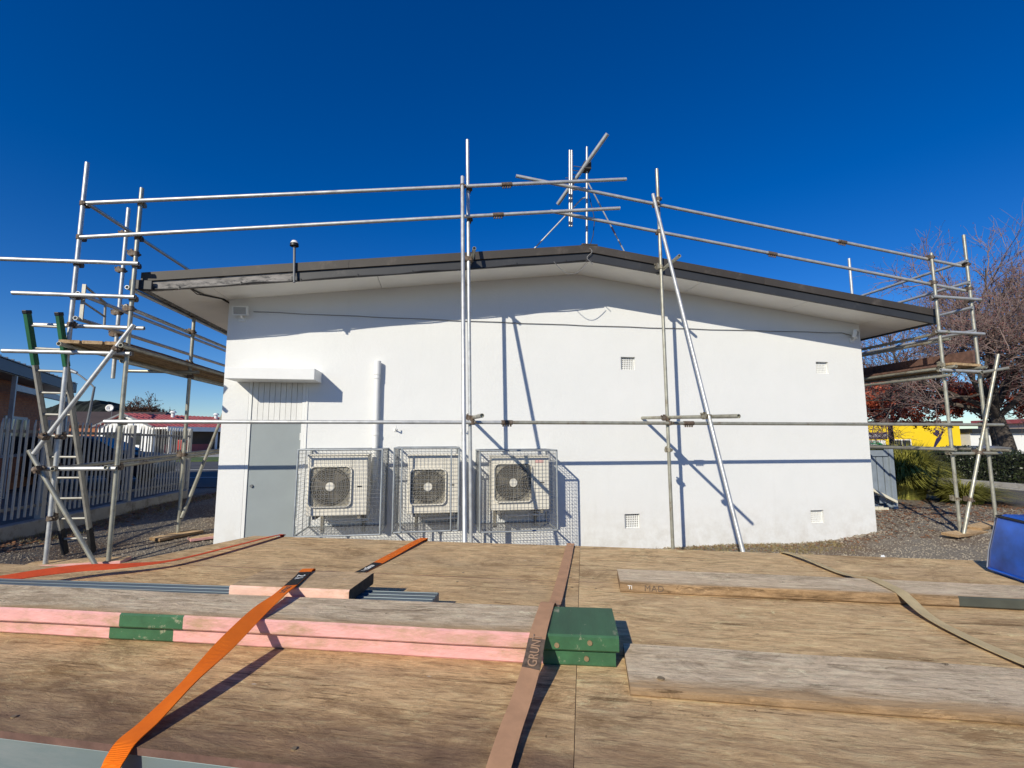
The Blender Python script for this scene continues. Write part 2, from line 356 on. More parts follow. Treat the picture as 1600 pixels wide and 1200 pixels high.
# ------------------------------------------------------------------ ground
def axis(lo, hi, step, far):
    a = []; p = lo
    while p < hi: a.append(p); p += step
    a.append(hi); k = step
    while a[-1] < far: k *= 1.45; a.append(a[-1]+k)
    k = step
    while a[0] > -far: k *= 1.45; a.insert(0, a[0]-k)
    return a
gx, gy = axis(-12, 18, .3, 900), axis(-9, 14, .3, 900)
g = MB(); nx = len(gx)
g.add([(x, y, gz(x, y) if abs(x) < 60 and abs(y) < 60 else (.28 if x < 0 else .24)) for y in gy for x in gx],
      [(j*nx+i, j*nx+i+1, (j+1)*nx+i+1, (j+1)*nx+i) for j in range(len(gy)-1) for i in range(nx-1)], 0, True)
tag(g.build('ground', 'ground', origin=(0, 0, 0)), kind='structure')
def strip(name, pts, mat, z, th=.02):
    return tag(MB().prism(pts, z-th, z).build(name, mat), kind='structure')
# street on the left beyond the fence and street on the right beyond the hedge
strip('road', [(-60, 8.6), (6.0, 7.6), (6.0, 24), (-60, 24)], 'asphalt', .318)
strip('road_marking', [(-40, 15.9), (5, 15.9), (5, 16.05), (-40, 16.05)], 'line', .323, .004)
strip('road_marking', [(-40, 11.6), (5, 11.3), (5, 11.4), (-40, 11.7)], 'line', .323, .004)
strip('verge', [(-60, 24), (6, 24), (6, 30), (-60, 30)], 'verge', .37, .07)
strip('pavement', [(-60, 30), (6, 30), (6, 60), (-60, 60)], 'concrete', .33, .06)
strip('driveway', [(11.9, -8), (15.3, -8), (15.2, 16), (12.3, 3.2), (11.9, .5)], 'path', .275, .06)
strip('street', [(18.4, -30), (29, -30), (29, 60), (18.4, 60)], 'asphalt', .262, .02)
kb = MB()
for i in range(22):
    kb.box(15.35, 15.55, -8+i*1.1, -8+i*1.1+1.085, .1, .3)
tag(kb.build('kerb', 'concrete', bevel=.012), kind='structure')

# ------------------------------------------------------------------ building
B = empty('building', (2.14, 0, 0), 'low white painted gable-ended building with dark roof edging', 'building')
XL, XR, XM = -2.93, 7.22, 2.14
def wz(x): return 4.275-.125*abs(x-XM)          # soffit height
LEN = 14
DX0, DX1, DZ = -2.60, -1.85, 2.53               # door recess
vents = [(2.845, 3.085, 2.76, 2.965), (6.315, 6.55, 2.765, 2.965), (2.835, 3.08, .32, .535), (6.015, 6.255, .3, .51)]
# front wall as a grid of quads with openings
xs = sorted({XL, XR, XM, DX0, DX1} | {a for v_ in vents for a in v_[:2]})
zs = sorted({-.4, DZ, .1} | {a for v_ in vents for a in v_[2:]} | {3.45})
w = MB()
def hole(x, z):
    if DX0 < x < DX1 and z < DZ: return True
    return any(a < x < b and c < z < d for a, b, c, d in vents)
for i in range(len(xs)-1):
    for j in range(len(zs)-1):
        x0, x1, z0, z1 = xs[i], xs[i+1], zs[j], zs[j+1]
        if hole((x0+x1)/2, (z0+z1)/2): continue
        w.add([(x0, 0, z0), (x1, 0, z0), (x1, 0, z1), (x0, 0, z1)], [(0, 1, 2, 3)])
    x0, x1 = xs[i], xs[i+1]
    w.add([(x0, 0, 3.45), (x1, 0, 3.45), (x1, 0, wz(x1)+.02), (x0, 0, wz(x0)+.02)], [(0, 1, 2, 3)])
def reveal(x0, x1, z0, z1, d):
    w.add([(x0, 0, z0), (x1, 0, z0), (x1, 0, z1), (x0, 0, z1), (x0, d, z0), (x1, d, z0), (x1, d, z1), (x0, d, z1)],
          [(0, 4, 5, 1), (1, 5, 6, 2), (2, 6, 7, 3), (3, 7, 4, 0)])
for v_ in vents: reveal(*v_, .07)
reveal(DX0, DX1, -.4, DZ, .05)
w.add([(XL, 0, -.4), (XL, LEN, -.4), (XL, LEN, wz(XL)), (XL, 0, wz(XL))], [(3, 2, 1, 0)])
w.add([(XR, 0, -.4), (XR, LEN, -.4), (XR, LEN, wz(XR)), (XR, 0, wz(XR))], [(0, 1, 2, 3)])
w.add([(XL, LEN, -.4), (XR, LEN, -.4), (XR, LEN, wz(XR)), (XM, LEN, wz(XM)), (XL, LEN, wz(XL))], [(4, 3, 2, 1, 0)])
w.build('wall', 'wall', B, origin=(XM, 0, 0))
# air bricks
for x0, x1, z0, z1 in vents:
    bk_ = MB().box(x0+.001, x1-.001, .066, .075, z0+.001, z1-.001).build('air_vent', 'ac_dark', B)
    lat = MB(); n = 8
    for k in range(n+1):
        xx = x0+.004+(x1-x0-.008)*k/n; lat.box(xx-.006, xx+.006, .045, .064, z0+.002, z1-.002)
    for k in range(7):
        zz = z0+.006+(z1-z0-.012)*k/6; lat.box(x0+.002, x1-.002, .047, .062, zz-.0055, zz+.0055)
    lat.build('vent_grille', 'white', bk_)
# soffit panels, barge boards, roof
OV, EL, ER = .66, -3.64, 7.95
def slab(x0, x1, y0, y1, z0a, z1a, th):
    return ([(x0, y0, z0a), (x1, y0, z1a), (x1, y1, z1a), (x0, y1, z0a), (x0, y0, z0a+th), (x1, y0, z1a+th), (x1, y1, z1a+th), (x0, y1, z0a+th)],
            [(3, 2, 1, 0), (4, 5, 6, 7), (0, 1, 5, 4), (1, 2, 6, 5), (2, 3, 7, 6), (3, 0, 4, 7)])
cuts = [EL, -2.93, -.85, XM, 3.95, 5.75, 7.22, ER]
for i in range(len(cuts)-1):
    a, b_ = cuts[i]+.004, cuts[i+1]-.004
    MB().add(*slab(a, b_, -OV+.02, -.002, wz(a), wz(b_), .012)).build('soffit_panel', 'soffit', B)
for (a, b_) in ((EL, XL-.002), (XR+.002, ER)):
    for k in range(5):
        MB().add(*slab(a, b_, .004+k*2.8, k*2.8+2.796, wz(a), wz(b_), .012)).build('soffit_panel', 'soffit', B)
def barge(x0, x1, y0, y1, lo, hi, name, mat, par=B):
    v_ = [(x, y, wz(x)+h) for h in (lo, hi) for x, y in ((x0, y0), (x1, y0), (x1, y1), (x0, y1))]
    return MB().add(v_, [(3, 2, 1, 0), (4, 5, 6, 7), (0, 1, 5, 4), (1, 2, 6, 5), (2, 3, 7, 6), (3, 0, 4, 7)]).build(name, mat, par)
barge(EL, -1.9, -OV-.02, -OV+.018, -.035, .085, 'barge_board', 'peel')['label'] = 'unpainted weathered end of the barge board'
barge(-1.897, XM-.001, -OV-.02, -OV+.018, -.035, .085, 'barge_board', 'fascia')
barge(XM+.001, ER, -OV-.02, -OV+.018, -.035, .085, 'barge_board', 'fascia')
for a, b_ in ((EL-.03, -1.2), (-1.197, XM-.001), (XM+.001, 4.9), (4.903, ER+.03)):
    barge(a, b_, -OV-.045, -OV+.1, .088, .2, 'barge_flashing', 'roof')
for a in (EL+.02, XM, ER-.02):
    pass
MB().box(XM-.12, XM+.12, -OV-.05, LEN, wz(XM)+.185, wz(XM)+.215).build('ridge_cap', 'roof', B, bevel=.01)
# roof sheets
for side in (-1, 1):
    xe = EL-.02 if side < 0 else ER+.02
    rs = MB(); n = int((LEN+OV)/.38)
    for k in range(n):
        y0 = -OV+.102+k*.38; y1 = min(y0+.378, LEN)
        a, b_ = (xe, XM-.01) if side < 0 else (XM+.01, xe)
        rs.add(*slab(a, b_, y0, y1, wz(a)+.11, wz(b_)+.11, .03)); rs.add(*slab(a, b_, y0, y0+.03, wz(a)+.14, wz(b_)+.14, .025))
    rs.build('roof_sheeting', 'roof', B)
    a, b_ = (EL-.02, EL) if side < 0 else (ER, ER+.02)
    MB().box(a, b_, -OV-.02, LEN, wz(xe)-.03, wz(xe)+.1).build('eave_fascia', 'fascia' if side > 0 else 'peel', B)
# gutter end on the left
gm = MB(); gm.box(EL-.12, EL-.03, -OV-.03, LEN, wz(EL)-.0, wz(EL)+.1); gm.build('gutter', 'fascia', B, bevel=.015)
MB().box(EL-.14, EL+.12, -OV-.075, -OV-.05, wz(EL)-.03, wz(EL)+.095).build('gutter_end', 'black', B, bevel=.01)
# door, boards, canopy
dr = MB().box(DX0+.045, DX1-.045, .018, .05, .1, 1.9).build('door', 'door', B, bevel=.003)
for z_ in (.55, 1.25, 1.72):
    MB().tube((DX1-.05, .012, z_-.05), (DX1-.05, .012, z_+.05), .008, 8).build('hinge', 'white', dr)
MB().tube((DX0+.1, .016, 1.05), (DX0+.1, -.004, 1.05), .02, 12).build('lock', 'lamp', dr)
fr = MB(); fr.box(DX0+.001, DX0+.043, .002, .049, .1, DZ-.002).box(DX1-.043, DX1-.001, .002, .049, .1, DZ-.002).box(DX0+.044, DX1-.044, .002, .049, 1.903, 1.935)
fr.build('door_frame', 'white', B, bevel=.003)
MB().box(DX0+.002, DX1-.002, .046, .0495, 1.936, DZ-.002).build('board_backing', 'ac_dark', B)
nb = 9; bw = (DX1-DX0-.092)/nb
for k in range(nb):
    x0 = DX0+.046+k*bw; MB().box(x0+.0025, x0+bw-.0025, .016+.002*(k % 2), .045, 1.937, DZ-.003).build('panel_board', 'boards', B)
MB().box(DX0-.02, DX1+.02, -.07, .05, -.3, .1).build('doorstep', 'concrete', B, bevel=.01)
MB().box(-2.765, -1.645, -.40, -.001, 2.475, 2.63).build('canopy', 'white', B, bevel=.006)
MB().box(-1.838, -1.815, -.012, -.001, .12, 2.469).build('edge_bead', 'white', B)
# cables under the eaves
cb_ = MB(); cb_.path([(-2.6+i*.35, -.012, 3.478-.03*math.sin(math.pi*i/27.5)*1.0+.004*math.sin(i*2.1)) for i in range(28)]+[(7.03, -.012, 3.44)], .006, 6)
tag(cb_.build('cable', 'cable'), 'thin grey cable strung across the white wall between the floodlights', 'cable')
pts = []
for i in range(40):
    x = EL+.12+i*(1.95-EL)/39
    pts.append((x, -OV-.035, wz(x)-.022-.018*abs(math.sin(i*.4))-.004*math.sin(i*1.3)))
cb2 = MB(); cb2.path(pts, .009, 6)
blk = cb2.build('cable', 'black'); tag(blk, 'black cable drooping along the bottom of the left roof edge', 'cable')
for i in range(2, 40, 5):
    x, y, z = pts[i]; MB().box(x-.006, x+.006, y-.008, y+.012, z-.01, z+.03).build('cable_clip', 'black', blk)
lp = MB(); lp.path([(1.6+.5*i/14, -OV-.04, 4.19-.17*math.sin(math.pi*i/14)) for i in range(15)], .005, 5)
lp.path([(2.13+.04*math.sin(i*.7), -OV-.05, 4.42-.022*i) for i in range(12)], .006, 5)
tag(lp.build('cable_loop', 'cable'), 'loose looped cables hanging at the roof ridge below the aerial', 'cable')
# cables across left soffit corner
sc_ = MB()
for k, dx in enumerate((0, .05, .09)):
    sc_.path([(EL+.5, -OV+.0, wz(EL+.5)-.02), (EL+.45+dx, -.35, wz(EL+.5)-.012), (XL-.08+dx*.4, -.06, wz(XL)-.012), (XL-.02, .35+dx, wz(XL)-.03), (XL-.012, .36+dx, 3.3)], .006, 5)
tag(sc_.build('cable', 'black'), 'dark cables crossing the soffit at the left roof corner', 'cable')
# floodlights
def flood(x, z, side, label):
    r_ = empty('floodlight', (x, 0, z-.08), label, 'floodlight', 'floodlights at the wall corners')
    MB().box(x-.05, x+.05, -.018, -.001, z-.13, z-.05).build('base_plate', 'white', r_, bevel=.004)
    MB().path([(x, -.015, z-.08), (x, -.06, z-.07), (x, -.09, z-.02)], .018, 8).build('arm', 'white', r_)
    Mx = T(x, -.11, z) @ Matrix.Rotation(side*R(35), 4, 'Z') @ Matrix.Rotation(R(14), 4, 'X') @ Matrix.Scale(.98, 4)
    h = MB().box(-.1, .1, 0, .045, -.065, .065).build('lamp_housing', 'white', r_, Mx=Mx, bevel=.008)
    f_ = MB(); f_.box(-.1, .1, -.014, -.001, .05, .066).box(-.1, .1, -.014, -.001, -.066, -.05).box(-.1, -.084, -.014, -.001, -.049, .049).box(.084, .1, -.014, -.001, -.049, .049)
    f_.build('lamp_frame', 'white', h, Mx=Mx)
    MB().box(-.083, .083, -.006, -.001, -.049, .049).build('lens', 'lens', h, Mx=Mx)
flood(-2.74, 3.46, 0, 'white square floodlight at the left corner of the wall above the door')
flood(7.05, 3.44, 1, 'white square floodlight at the right corner of the wall')
# vent pipe
vp = empty('vent_pipe', (-.87, -.07, 1.1), 'white upright plastic vent pipe on the wall above the first air conditioner', 'pipe')
MB().tube((-.87, -.065, 1.1), (-.87, -.065, 2.72), .04, 16).build('pipe', 'white', vp)
MB().tube((-.87, -.065, 2.6), (-.87, -.065, 2.80), .048, 16).build('cowl', 'white', vp)
for z_ in (2.56, 1.75): MB().tube((-.87, -.065, z_-.015), (-.87, -.065, z_+.015), .0475, 16).build('bracket', 'white', vp)
for k, (x_, z_, lb) in enumerate(((-.6, 1.81, 'small wall bracket above the gap between first two cages'), (.36, 1.8, 'small wall bracket beside the middle scaffold pole'))):
    q = MB(); q.box(x_-.02, x_+.02, -.012, -.001, z_-.02, z_+.02).tube((x_, -.012, z_), (x_+.01, -.1, z_+.02), .009, 8).tube((x_+.01, -.1, z_+.02), (x_+.01, -.1, z_+.06), .009, 8)
    tag(q.build('wall_bracket', 'white'), lb, 'bracket', 'wall brackets')

# ------------------------------------------------------------------ air conditioners and cages
def ac(x0, x1, z0, z1, label, lab=False):
    r_ = empty('air_conditioner', ((x0+x1)/2, -.33, z0), label, 'air conditioner', 'outdoor units on the wall')
    yf, yb = -.5, -.17
    MB().box(x0, x1, yf, yb, z0, z1).build('casing', 'ac', r_, bevel=.012)
    MB().box(x0-.008, x1+.008, yf-.008, yb, z1+.002, z1+.02).build('top_cover', 'ac', r_, bevel=.006)
    s = min(.53, (x1-x0)*.7); cx, cz = x0+.03+s/2, z0+.09+s/2+.02
    def rr(h, rad, y, n=6):
        o_ = []
        for q, (sx_, sz_) in enumerate(((1, 1), (-1, 1), (-1, -1), (1, -1))):
            for k in range(n+1):
                a = math.pi/2*q+math.pi/2*k/n; o_.append((cx+sx_*(h-rad)+rad*math.cos(a), y, cz+sz_*(h-rad)+rad*math.sin(a)))
        return o_
    n = 28
    gf = MB(); A_, B_, C_ = rr(s/2, .07, yf-.003), rr(s/2, .07, yf-.034), rr(s/2-.014, .06, yf-.034); D_ = rr(s/2-.014, .06, yf-.004)
    gf.add(A_+B_+C_+D_, [(j*n+i, j*n+(i+1) % n, (j+1)*n+(i+1) % n, (j+1)*n+i) for j in range(3) for i in range(n)])
    G = gf.build('fan_guard', 'ac', r_)
    MB().add(rr(s/2-.012, .06, yf-.005), [tuple(range(n))]).build('shroud', 'ac_shroud', G)
    MB().tube((cx, yf-.006, cz), (cx, yf-.007, cz), s/2-.022, 40).build('fan_recess', 'ac_dark', G)
    fb = MB()
    for k in range(3):
        a = k*2.094+.4; p = [(cx+math.cos(a+da)*ra, yf-.010-.004*q, cz+math.sin(a+da)*ra) for q, (da, ra) in enumerate(((0, .05), (.1, s*.43), (.9, s*.4), (.8, .05)))]
        fb.add(p, [(0, 1, 2, 3)])
    fb.build('fan', 'ac_grille', G)
    gw = MB()
    for k in range(9):
        ra = .06+(s/2-.075)*k/8; m_ = 40
        gw.add([(cx+math.cos(2*math.pi*i/m_)*(ra+d), yf-.030, cz+math.sin(2*math.pi*i/m_)*(ra+d)) for d in (-.0035, .0035) for i in range(m_)],
               [(i, (i+1) % m_, m_+(i+1) % m_, m_+i) for i in range(m_)])
    for k in range(36):
        a = 2*math.pi*k/36; d = Vector((math.cos(a), 0, math.sin(a))); c0 = Vector((cx, yf-.028, cz))
        e_ = min(s/2/max(abs(d.x), abs(d.z)), s*.66)-.02
        gw.tube(c0+d*.05, c0+d*e_, .0032, 4, cap=False)
    gw.build('guard_wires', 'ac_grille', G)
    MB().tube((cx, yf-.026, cz), (cx, yf-.038, cz), .055, 24).build('hub_badge', 'ac', G)
    MB().box(x1-.13, x1-.07, yf-.006, yf-.001, z0+.36, z0+.375).build('handle_slot', 'ac_dark', r_)
    MB().box(x1-.2, x1-.198, yf-.002, yf+.002, z0+.01, z1-.01).build('panel_seam', 'ac_grille', r_)
    if lab: MB().box(x1-.2, x1-.08, yf-.003, yf-.001, z1-.08, z1-.04).build('warning_label', 'ac_label', r_)
    for xx in (x0+.1, x1-.1):
        MB().box(xx-.02, xx+.02, yf+.02, -.005, z0-.045, z0-.003).box(xx-.019, xx+.019, -.02, -.004, z0-.3, z0-.046).build('wall_bracket', 'ac_grille', r_)
    MB().path([(x1-.05, -.2, z0+.1), (x1+.03, -.2, z0+.02), (x1-.02, -.25, z0-.1), (x0+.25, -.2, z0-.12), (x0+.2, -.12, z0-.05), (x0+.15, -.04, z0-.16)], .016, 6).build('pipework', 'white', r_)
ac(-1.655, -.90, .70, 1.465, 'cream air conditioner in the cage next to the door')
ac(-.385, .30, .70, 1.455, 'cream air conditioner in the narrow middle cage')
ac(.74, 1.545, .71, 1.43, 'cream air conditioner in the right cage, crossed by a pole shadow', True)
def cage(x0, x1, z0, z1, label, inset=0, sag=0):
    y0 = -.68
    r_ = empty('security_cage', ((x0+x1)/2, y0/2, z0), label, 'cage', 'wire mesh cages on the wall')
    t_ = .014
    ya = y0-sag  # bottom pushed out a little
    fm = MB()
    P_ = {(a, c, d): Vector((x0 if a == 0 else x1, (-.004 if c else (ya if d == 0 else y0)), z0 if d == 0 else z1)) for a in (0, 1) for c in (0, 1) for d in (0, 1)}
    def bar(p, q, n_='frame_bar'):
        b_ = MB(); b_.tube(p, q, t_, 4); b_.build(n_, 'galv', r_)
    for d in (0, 1):
        bar(P_[0, 0, d], P_[1, 0, d]); bar(P_[0, 1, d], P_[1, 1, d])
        for a in (0, 1): bar(P_[a, 0, d], P_[a, 1, d])
    for a in (0, 1):
        for c in (0, 1): bar(P_[a, c, 0], P_[a, c, 1])
    if inset:
        for xx in (x0+inset, x1-inset): bar((xx, ya-.012, z0), (xx, y0-.012, z1))
    def face(o, u_, v_, name):
        nu, nv = round(u_.length/.05), round(v_.length/.05); mb = MB(); wr = .0021
        for i in range(1, nu): p = o+u_*(i/nu); mb.tube(p, p+v_, wr, 4, cap=False)
        nn = u_.cross(v_).normalized()*.004
        for j in range(1, nv): p = o+v_*(j/nv)+nn; mb.tube(p, p+u_, wr, 4, cap=False)
        mb.build(name, 'wire', r_)
    o = P_[0, 0, 0]
    face(o, P_[1, 0, 0]-o, P_[0, 0, 1]-o, 'mesh_panel')
    face(o, P_[0, 1, 0]-o, P_[0, 0, 1]-o, 'mesh_panel')
    face(P_[1, 0, 0], P_[1, 1, 0]-P_[1, 0, 0], P_[1, 0, 1]-P_[1, 0, 0], 'mesh_panel')
    face(o, P_[1, 0, 0]-o, P_[0, 1, 0]-o, 'mesh_panel')
    face(P_[0, 0, 1], P_[1, 0, 1]-P_[0, 0, 1], P_[0, 1, 1]-P_[0, 0, 1], 'mesh_panel')
cage(-1.73, -.70, .49, 1.55, 'wide wire mesh cage beside the grey door', 0, .04)
cage(-.55, .285, .50, 1.565, 'narrow middle wire mesh cage with two front uprights', .1)
cage(.565, 1.612, .465, 1.525, 'wire mesh cage right of the middle scaffold pole')

# ------------------------------------------------------------------ scaffold
TR = .0242
S = empty('scaffold', (2.1, -.8, 0), 'galvanised tube scaffold with guard rails around the white building', 'scaffold')
# coupler template
def coupler_mesh():
    c = MB()
    c.tube((0, 0, -.027), (0, 0, .027), .034, 12)
    c.tube((-.027, .052, 0), (.027, .052, 0), .034, 12)
    c.box(-.03, .03, .02, .035, -.03, .03)
    c.tube((.03, -.022, 0), (.03, .045, 0), .008, 6); c.tube((.03, -.036, 0), (.03, -.02, 0), .014, 6)
    c.tube((0, .03, .034), (0, .09, .034), .008, 6); c.tube((0, .088, .034), (0, .1, .034), .014, 6)
    c.box(-.012, .012, .04, .066, .03, .055); c.box(.028, .05, -.012, .012, -.016, .016)
    return c
cpl = {}
def coupler(parent, pos, da, db, mat='coupler'):
    da, db = Vector(da).normalized(), Vector(db).normalized()
    z = da; y = z.cross(db).normalized(); x = y.cross(z)
    Mx = Matrix((x, y, z)).transposed().to_4x4(); Mx.translation = Vector(pos)
    if mat not in cpl:
        cpl[mat] = coupler_mesh().build('coupler', mat, parent, Mx=Mx, origin=(0, 0, 0))
    else: copy_leaf(cpl[mat], Mx, parent)
def tubeo(name, p0, p1, mat='tube', cps=()):
    """a hollow-ended scaffold tube as one part"""
    p0, p1 = Vector(p0), Vector(p1); d = (p1-p0).normalized(); q = d.to_track_quat('Z', 'Y').to_matrix().to_4x4(); q.translation = p0
    L = (p1-p0).length; n = 14; vs = []
    for z, r_ in ((.03, TR*.8), (0, TR*.8), (0, TR), (L, TR), (L, TR*.8), (L-.03, TR*.8)):
        vs += [(math.cos(2*math.pi*i/n)*r_, math.sin(2*math.pi*i/n)*r_, z) for i in range(n)]
    mb = MB(); mb.add(vs, [(j*n+i, j*n+(i+1) % n, (j+1)*n+(i+1) % n, (j+1)*n+i) for j in range(5) for i in range(n)], 0, True)
    mb.add(vs[:n], [tuple(range(n-1, -1, -1))]); mb.add(vs[5*n:], [tuple(range(n))])
    o = mb.build(name, mat, S, Mx=q, origin=(0, 0, 0))
    me = o.data
    me.set_sharp_from_angle(angle=R(50))
    for c in cps: coupler(o, *c)
    return o
Z3, X3, Y3 = (0, 0, 1), (1, 0, 0), (0, 1, 0)
ya = -.8
# left tower
AX, BX = -4.32, -3.69
tubeo('standard', (AX, ya, gz(AX, ya)+.05), (AX, ya, 5.08), 'tube', [((AX, ya, 4.55), Z3, X3), ((AX, ya, 4.12), Z3, X3), ((AX, ya, 3.79), Z3, X3), ((AX, ya, 3.39), Z3, X3, 'coupler'), ((AX, ya, 3.04), Z3, X3), ((AX, ya, 2.72), Z3, X3), ((AX, ya, 1.72), Z3, (1, 0, 1)), ((AX, ya, 1.36), Z3, X3), ((AX, ya, .8), Z3, X3)])
tubeo('standard', (BX, ya, gz(BX, ya)+.05), (BX, ya, 4.8), 'tube_old', [((BX, ya, 4.6), Z3, X3, 'coupler_zinc'), ((BX, ya, 4.16), Z3, X3), ((BX, ya, 3.95), Z3, Y3), ((BX, ya, 3.81), Z3, X3), ((BX, ya, 3.39), Z3, X3), ((BX, ya, 3.26), Z3, Y3), ((BX, ya, 2.72), Z3, X3), ((BX, ya, 1.89), Z3, X3), ((BX, ya, 1.36), Z3, X3)])
tubeo('standard', (BX, .67, gz(BX, .67)+.05), (BX, .67, 3.62), 'tube_old', [((BX, .67, 3.55), Z3, Y3), ((BX, .67, 2.82), Z3, Y3), ((BX, .67, 2.62), Z3, X3), ((BX, .67, 1.46), Z3, Y3), ((BX, .67, 3.3), Z3, Y3)])
tubeo('standard', (AX, .02, 2.5), (AX, .02, 4.9), 'tube', [((AX, .02, 4.52), Z3, Y3), ((AX, .02, 4.0), Z3, Y3), ((AX, .02, 3.4), Z3, Y3), ((AX, .02, 3.1), Z3, Y3)])
yb = ya-.055
for z0, z1, x0, x1 in ((3.785, 3.81, -5.08, -3.62), (3.385, 3.392, -4.91, -3.63), (2.70, 2.70, -4.94, -3.62)):
    tubeo('transom', (x0, yb, z0), (x1, yb, z1))
tubeo('transom', (-4.81, ya+.055, 3.04), (-3.56, ya+.055, 3.035))
tubeo('transom', (-4.5, yb, 1.36), (-3.66, yb, 1.355))
for x_, z_, y1 in ((AX+.055, 4.55, 5), (BX-.055, 3.52, 6), (BX-.055, 3.28, 6), (AX+.055, 3.42, 5), (AX+.055, 3.12, 5)):
    tubeo('guard_rail', (x_, ya-.02, z_), (x_, y1, z_+.05))
for x_ in (AX+.055, BX+.055):
    tubeo('ledger', (x_, ya-.22, 2.77), (x_, 5.5, 2.79), 'tube_old'); 
tubeo('ledger', (BX-.055, ya-.1, 1.37), (BX-.055, 5.5, 1.55), 'tube_old')
tubeo('ledger', (AX+.055, ya-.12, 1.36), (AX+.055, 5.5, 1.53), 'tube_old')
tubeo('ledger', (BX-.055, ya+.0, 2.62), (BX-.055, 5.5, 2.62), 'tube_old')
tubeo('transom', (AX-.2, .61, 2.68), (BX+.15, .61, 2.68), 'tube_old')
tubeo('brace', (-3.58, yb-.06, 3.04), (-4.47, yb-.06, 1.53), 'tube', [((-3.75, yb-.06, 2.75), (.5, 0, .87), X3), ((-4.36, yb-.06, 1.72), (.5, 0, .87), Z3)])
tubeo('brace', (-4.52, yb-.06, 1.57), (-3.70, yb-.06, .22), 'tube_old', [((-4.39, yb-.06, 1.36), (.5, 0, -.87), X3)])
tubeo('brace', (BX+.055, .62, .55), (BX+.055, 2.6, 3.3), 'tube_old')
# ladder access gate
gt = MB(); gt.box(AX+.06, AX+.1, ya+.03, ya+.045, 3.1, 3.55)
gt.tube((AX+.08, ya+.05, 3.53), (AX+.08, ya+.42, 3.43), .014, 8).tube((AX+.08, ya+.42, 3.43), (AX+.08, ya+.44, 3.1), .014, 8)
gt.tube((AX+.08, ya+.05, 3.33), (AX+.08, ya+.44, 3.25), .012, 8).tube((AX+.08, ya+.05, 3.12), (AX+.08, ya+.44, 3.1), .014, 8)
gt.build('access_gate', 'alu', S)
# front frame on the gable
tubeo('ledger', (-3.83, ya-.055, 1.895), (.9, ya-.055, 1.897), 'tube', [((.448, ya-.0, 1.897), X3, Z3)])
tubeo('ledger', (.9, ya-.055, 1.897), (4.3, ya-.055, 1.89), 'tube_old', [((3.19, ya, 1.893), X3, Z3)])
tubeo('ledger', (4.3, ya-.055, 1.89), (8.78, ya-.055, 1.88), 'tube_old')
def sleeve(p, d, parent=None, mat='coupler'):
    p, d = Vector(p), Vector(d).normalized(); mb = MB(); mb.tube(p-d*.075, p+d*.075, .031, 12)
    a = Vector((0, 0, 1))
    for k in (-.05, -.017, .017, .05): mb.tube(p+d*k-Vector((0, .0, .028)), p+d*k-Vector((0, 0, .055)), .012, 6)
    mb.build('sleeve_coupler', mat, S)
sleeve((.9, ya-.055, 1.897), X3); sleeve((3.47, ya-.055, 1.893), X3)
def rail(x0, z0, x1, z1, y, mat='tube', sl=()):
    tubeo('guard_rail', (x0, y, z0), (x1, y, z1), mat)
    for x in sl: sleeve((x, y, z0+(z1-z0)*(x-x0)/(x1-x0)), (x1-x0, 0, z1-z0))
rail(-4.24, 4.535, 2.66, 5.437, ya-.055, 'tube', (.9,)); rail(-4.27, 4.1, 2.55, 4.985, ya-.055, 'tube', (.78,))
rail(1.05, 5.41, 8.46, 4.49, ya+.055, 'tube', (6.27,)); rail(1.55, 4.92, 8.5, 4.07, ya+.055, 'tube', (5.03,))
tubeo('standard', (.448, ya, gz(.448, ya)+.05), (.352, ya, 5.85), 'tube', [((.375, ya, 5.12), Z3, X3), ((.385, ya, 4.68), Z3, X3), ((.41, ya, 4.12), Z3, Y3), ((.448, ya, 1.96), Z3, Y3)])
tubeo('raker', (.285, ya-.03, 5.28), (.275, -2.45, .12), 'tube', [((.285, ya-.07, 5.12), Z3, X3)])
tubeo('transom', (.475, -.005, 1.985), (.46, -2.05, 1.93), 'tube_old')
tubeo('transom', (.43, -.6, 4.13), (.44, -1.06, 4.17), 'tube_old')
tubeo('standard', (3.19, ya, gz(3.19, ya)+.05), (3.17, ya, 5.67), 'tube_old', [((3.175, ya, 5.2), Z3, X3), ((3.175, ya, 4.7), Z3, X3), ((3.175, ya, 4.16), Z3, Y3, 'coupler_zinc'), ((3.19, ya, 1.96), Z3, Y3), ((3.19, ya, 1.52), Z3, (1, 0, .1), 'coupler_zinc')])
tubeo('raker', (3.07, ya-.05, 5.24), (3.22, -2.42, .12), 'tube', [((3.1, ya-.08, 5.08), Z3, X3), ((3.17, -1.85, 1.94), Z3, Y3, 'coupler_zinc')])
tubeo('transom', (3.17, -.005, 2.0), (3.24, -2.32, 1.925), 'tube_old')
tubeo('transom', (3.22, -.6, 4.13), (3.24, -1.22, 4.17), 'tube_old')
MB().box(2.9, 3.6, -2.55, -2.3, gz(3.2, -2.4)+.0, gz(3.2, -2.4)+.045)
